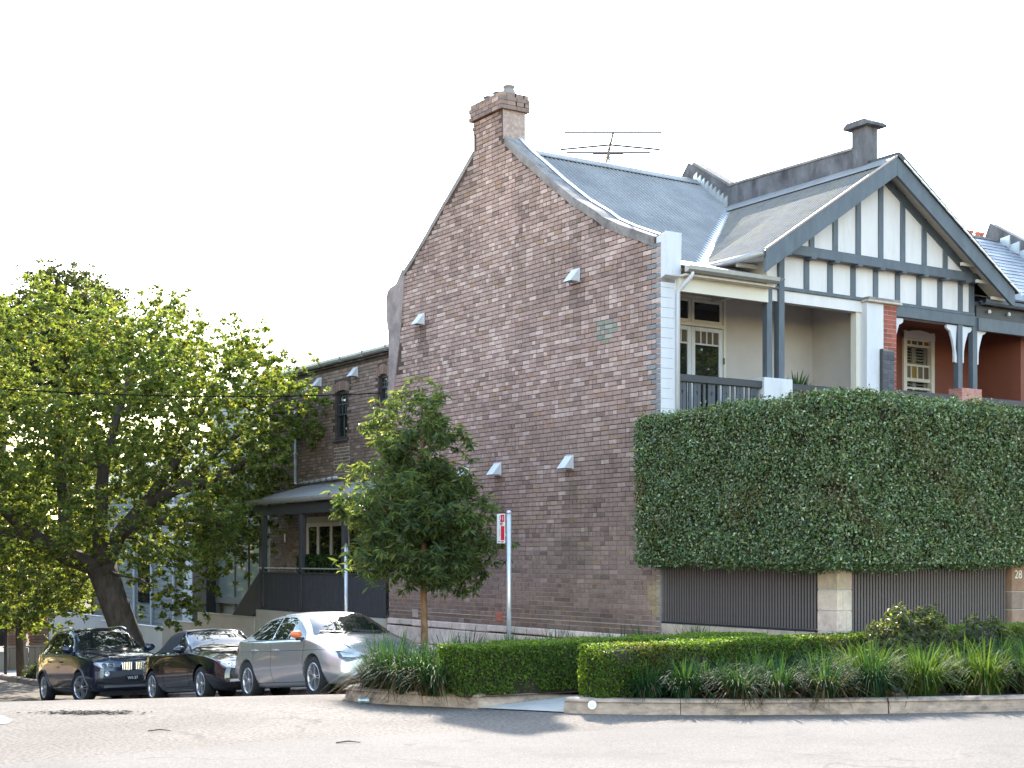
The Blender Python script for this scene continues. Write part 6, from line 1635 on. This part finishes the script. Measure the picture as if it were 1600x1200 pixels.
# --- dark blue four-wheel drive
P_BLU = mat('dark_blue_paint', (.010,.018,.042), .16, metal=.2, coat=1.0); P_GRY = mat('grey_lower_trim', (.10,.10,.115), .35, metal=.4, coat=.4)
suv = [(2.36,.42,.52,.62,.70,.82,.66,.90,.50),(2.28,.32,.68,.62,.84,.90,.78,.98,.58),(2.05,.27,.80,.64,.92,.98,.86,1.06,.66),(1.75,.27,.84,.66,.955,1.02,.89,1.11,.70),(1.465,.27,.86,.68,.967,1.05,.895,1.135,.72),(1.1,.27,.86,.68,.962,1.09,.895,1.18,.74),(.95,.27,.86,.68,.96,1.10,.895,1.22,.735),
       (.5,.27,.86,.68,.958,1.11,.893,1.47,.69),(.1,.27,.86,.68,.958,1.115,.893,1.66,.645),(-.4,.27,.86,.68,.958,1.12,.893,1.745,.635),(-1.1,.27,.86,.68,.96,1.13,.89,1.745,.63),(-1.75,.28,.86,.69,.965,1.15,.875,1.67,.61),(-2.05,.30,.84,.7,.94,1.16,.85,1.52,.6),(-2.3,.36,.8,.72,.88,1.08,.80,1.20,.6),(-2.44,.46,.66,.72,.76,.9,.70,.98,.5)]
def suv_extra(c, r):
    for s in (-1, 1):
        seam(c, r, s, .95, .45, 1.10, -.04); seam(c, r, s, -.20, .42, 1.12); seam(c, r, s, -1.05, .75, 1.13, -.10); hseam(c, r, s, -1.0, .98, .40, .40)
        handle(c, r, s, -.02, .96, P_BLU); handle(c, r, s, -.95, .98, P_BLU); hseam(c, r, s, -1.0, 1.0, .30, .30, .10, P_GRY, 'sill'); hseam(c, r, s, -.98, .98, .365, .365, .018, M['chrome'], 'sill_strip')
        hseam(c, r, s, -1.8, .86, 1.165, 1.125, .012, M['trim'], 'belt_strip'); hseam(c, r, s, -.95, .93, .62, .60, .05, P_GRY, 'side_moulding')
        # arch flares
        for x in (1.465,-1.465):
            P = []
            for k in range(15):
                a = math.radians(-8+196*k/14); xx, zz = x+.425*math.cos(a), .365+.425*math.sin(a)
                if zz > .30: P.append((xx, s*(c.hw(xx, zz)+.004), zz))
            MB().tube(P, .026, 6).build('arch_flare', P_GRY, r, smooth=True)
        ys = [s*v for v in np.linspace(.42, .84, 18)]; ys = ys if s > 0 else ys[::-1]
        lo = lin(sorted([(s*.42,.80),(s*.6,.785),(s*.76,.81),(s*.84,.87)])); hi = lin(sorted([(s*.42,.875),(s*.6,.905),(s*.76,.915),(s*.84,.915)]))
        c.front_patch(ys, lo, hi, .008).build('headlight', M['lampglass'], r, smooth=True)
        for y in (.52,.66):
            x = c.front_x(s*y, .85)+.014; o = MB().lathe([(.055,0),(.052,.014),(.03,.018),(.004,.004)], (0,0,0), 16, 'y').build('lamp_ring', M['lampdark'], r, smooth=True); o.location = (x, s*y, .85); o.rotation_euler = (0, 0, math.radians(-90+s*20))
        yk = [s*v for v in np.linspace(.03, .29, 14)]; yk = yk if s > 0 else yk[::-1]
        c.front_patch(yk, lin(sorted([(s*.03,.735),(s*.14,.72),(s*.24,.735),(s*.29,.80)])), lin(sorted([(s*.03,.90),(s*.15,.912),(s*.26,.90),(s*.29,.86)])), .008).build('kidney_grille', M['trim'], r)
        ring = [(.03,.745),(.03,.895),(.15,.912),(.26,.895),(.292,.84),(.25,.745),(.14,.72),(.03,.745)]
        MB().tube([(c.front_x(s*y, z)+.014, s*y, z) for y, z in ring], .013, 6).build('kidney_frame', M['chrome'], r)
        for k in range(6):
            y = .06+k*.038; MB().tube([(c.front_x(s*y, z)+.02, s*y, z) for z in (.735,.82,.898)], .007, 5).build('grille_bar', M['chrome'], r)
        yl = [s*v for v in np.linspace(.50, .80, 10)]; yl = yl if s > 0 else yl[::-1]
        c.front_patch(yl, lambda y: .44, lambda y: .56, .006).build('air_intake', M['trim'], r)
        x = c.front_x(s*.60, .655)+.01; o = MB().lathe([(.06,0),(.055,.02),(.04,.014),(.004,.012)], (0,0,0), 16, 'y').build('fog_lamp', M['lampglass'], r, smooth=True); o.location = (x, s*.60, .655); o.rotation_euler = (0, 0, math.radians(-90+s*25))
        MB().tube([(x_, s*(c.hw(x_, c.section(x_)[-1][1]-.05)+.0), c.section(x_)[-1][1]+.02) for x_ in np.linspace(.05, -1.7, 14)], .018, 6).build('roof_rail', M['chrome'], r)
    c.front_patch(list(np.linspace(-.84, .84, 26)), lambda y: .36, lambda y: .72, .003).build('bumper', P_GRY, r, smooth=True)
    c.front_patch(list(np.linspace(-.52, .52, 18)), lambda y: .42, lambda y: .60-.05*abs(y), .010).build('lower_intake', M['trim'], r)
    c.front_patch(list(np.linspace(-.66, .66, 18)), lambda y: .35, lambda y: .40, .014).build('skid_plate', M['rim'], r)
    x = c.front_x(0, .56)+.03
    pl = MB().box(x, x+.012, -.19, .19, .50, .61).build('number_plate', mat('plate_black', (.008,.008,.01), .4), r)
    t = text('WS·27', .085, (x+.0135, -.155, .527), M['signwhite'], pl, (math.radians(90), 0, math.radians(90)), name='plate_lettering')
    mirror(c, r, .68, 1.235, P_BLU, size=(.16,.27,.19)); wipers(c, r, 1.21, 1.15, .0)
make_car('parked_four_wheel_drive', 'dark blue four-wheel drive with twin chrome grille and plate reading WS', suv, P_BLU, 2.93, .372, .967, (-4.95,14.75),
    [(.72,-.16,[(.72,1.155),(-.16,1.165)],[(.72,1.16),(.5,1.33),(.25,1.48),(.05,1.575),(-.16,1.615)]),(-.22,-1.08,[(-.22,1.165),(-1.08,1.185)],[(-.22,1.62),(-1.08,1.625)]),(-1.14,-1.95,[(-1.14,1.185),(-1.95,1.25)],[(-1.14,1.62),(-1.6,1.56),(-1.95,1.27)])],
    (1.235,1.62,1.12,.0,.76,.58), 5, 'split', suv_extra, steer=math.radians(18))
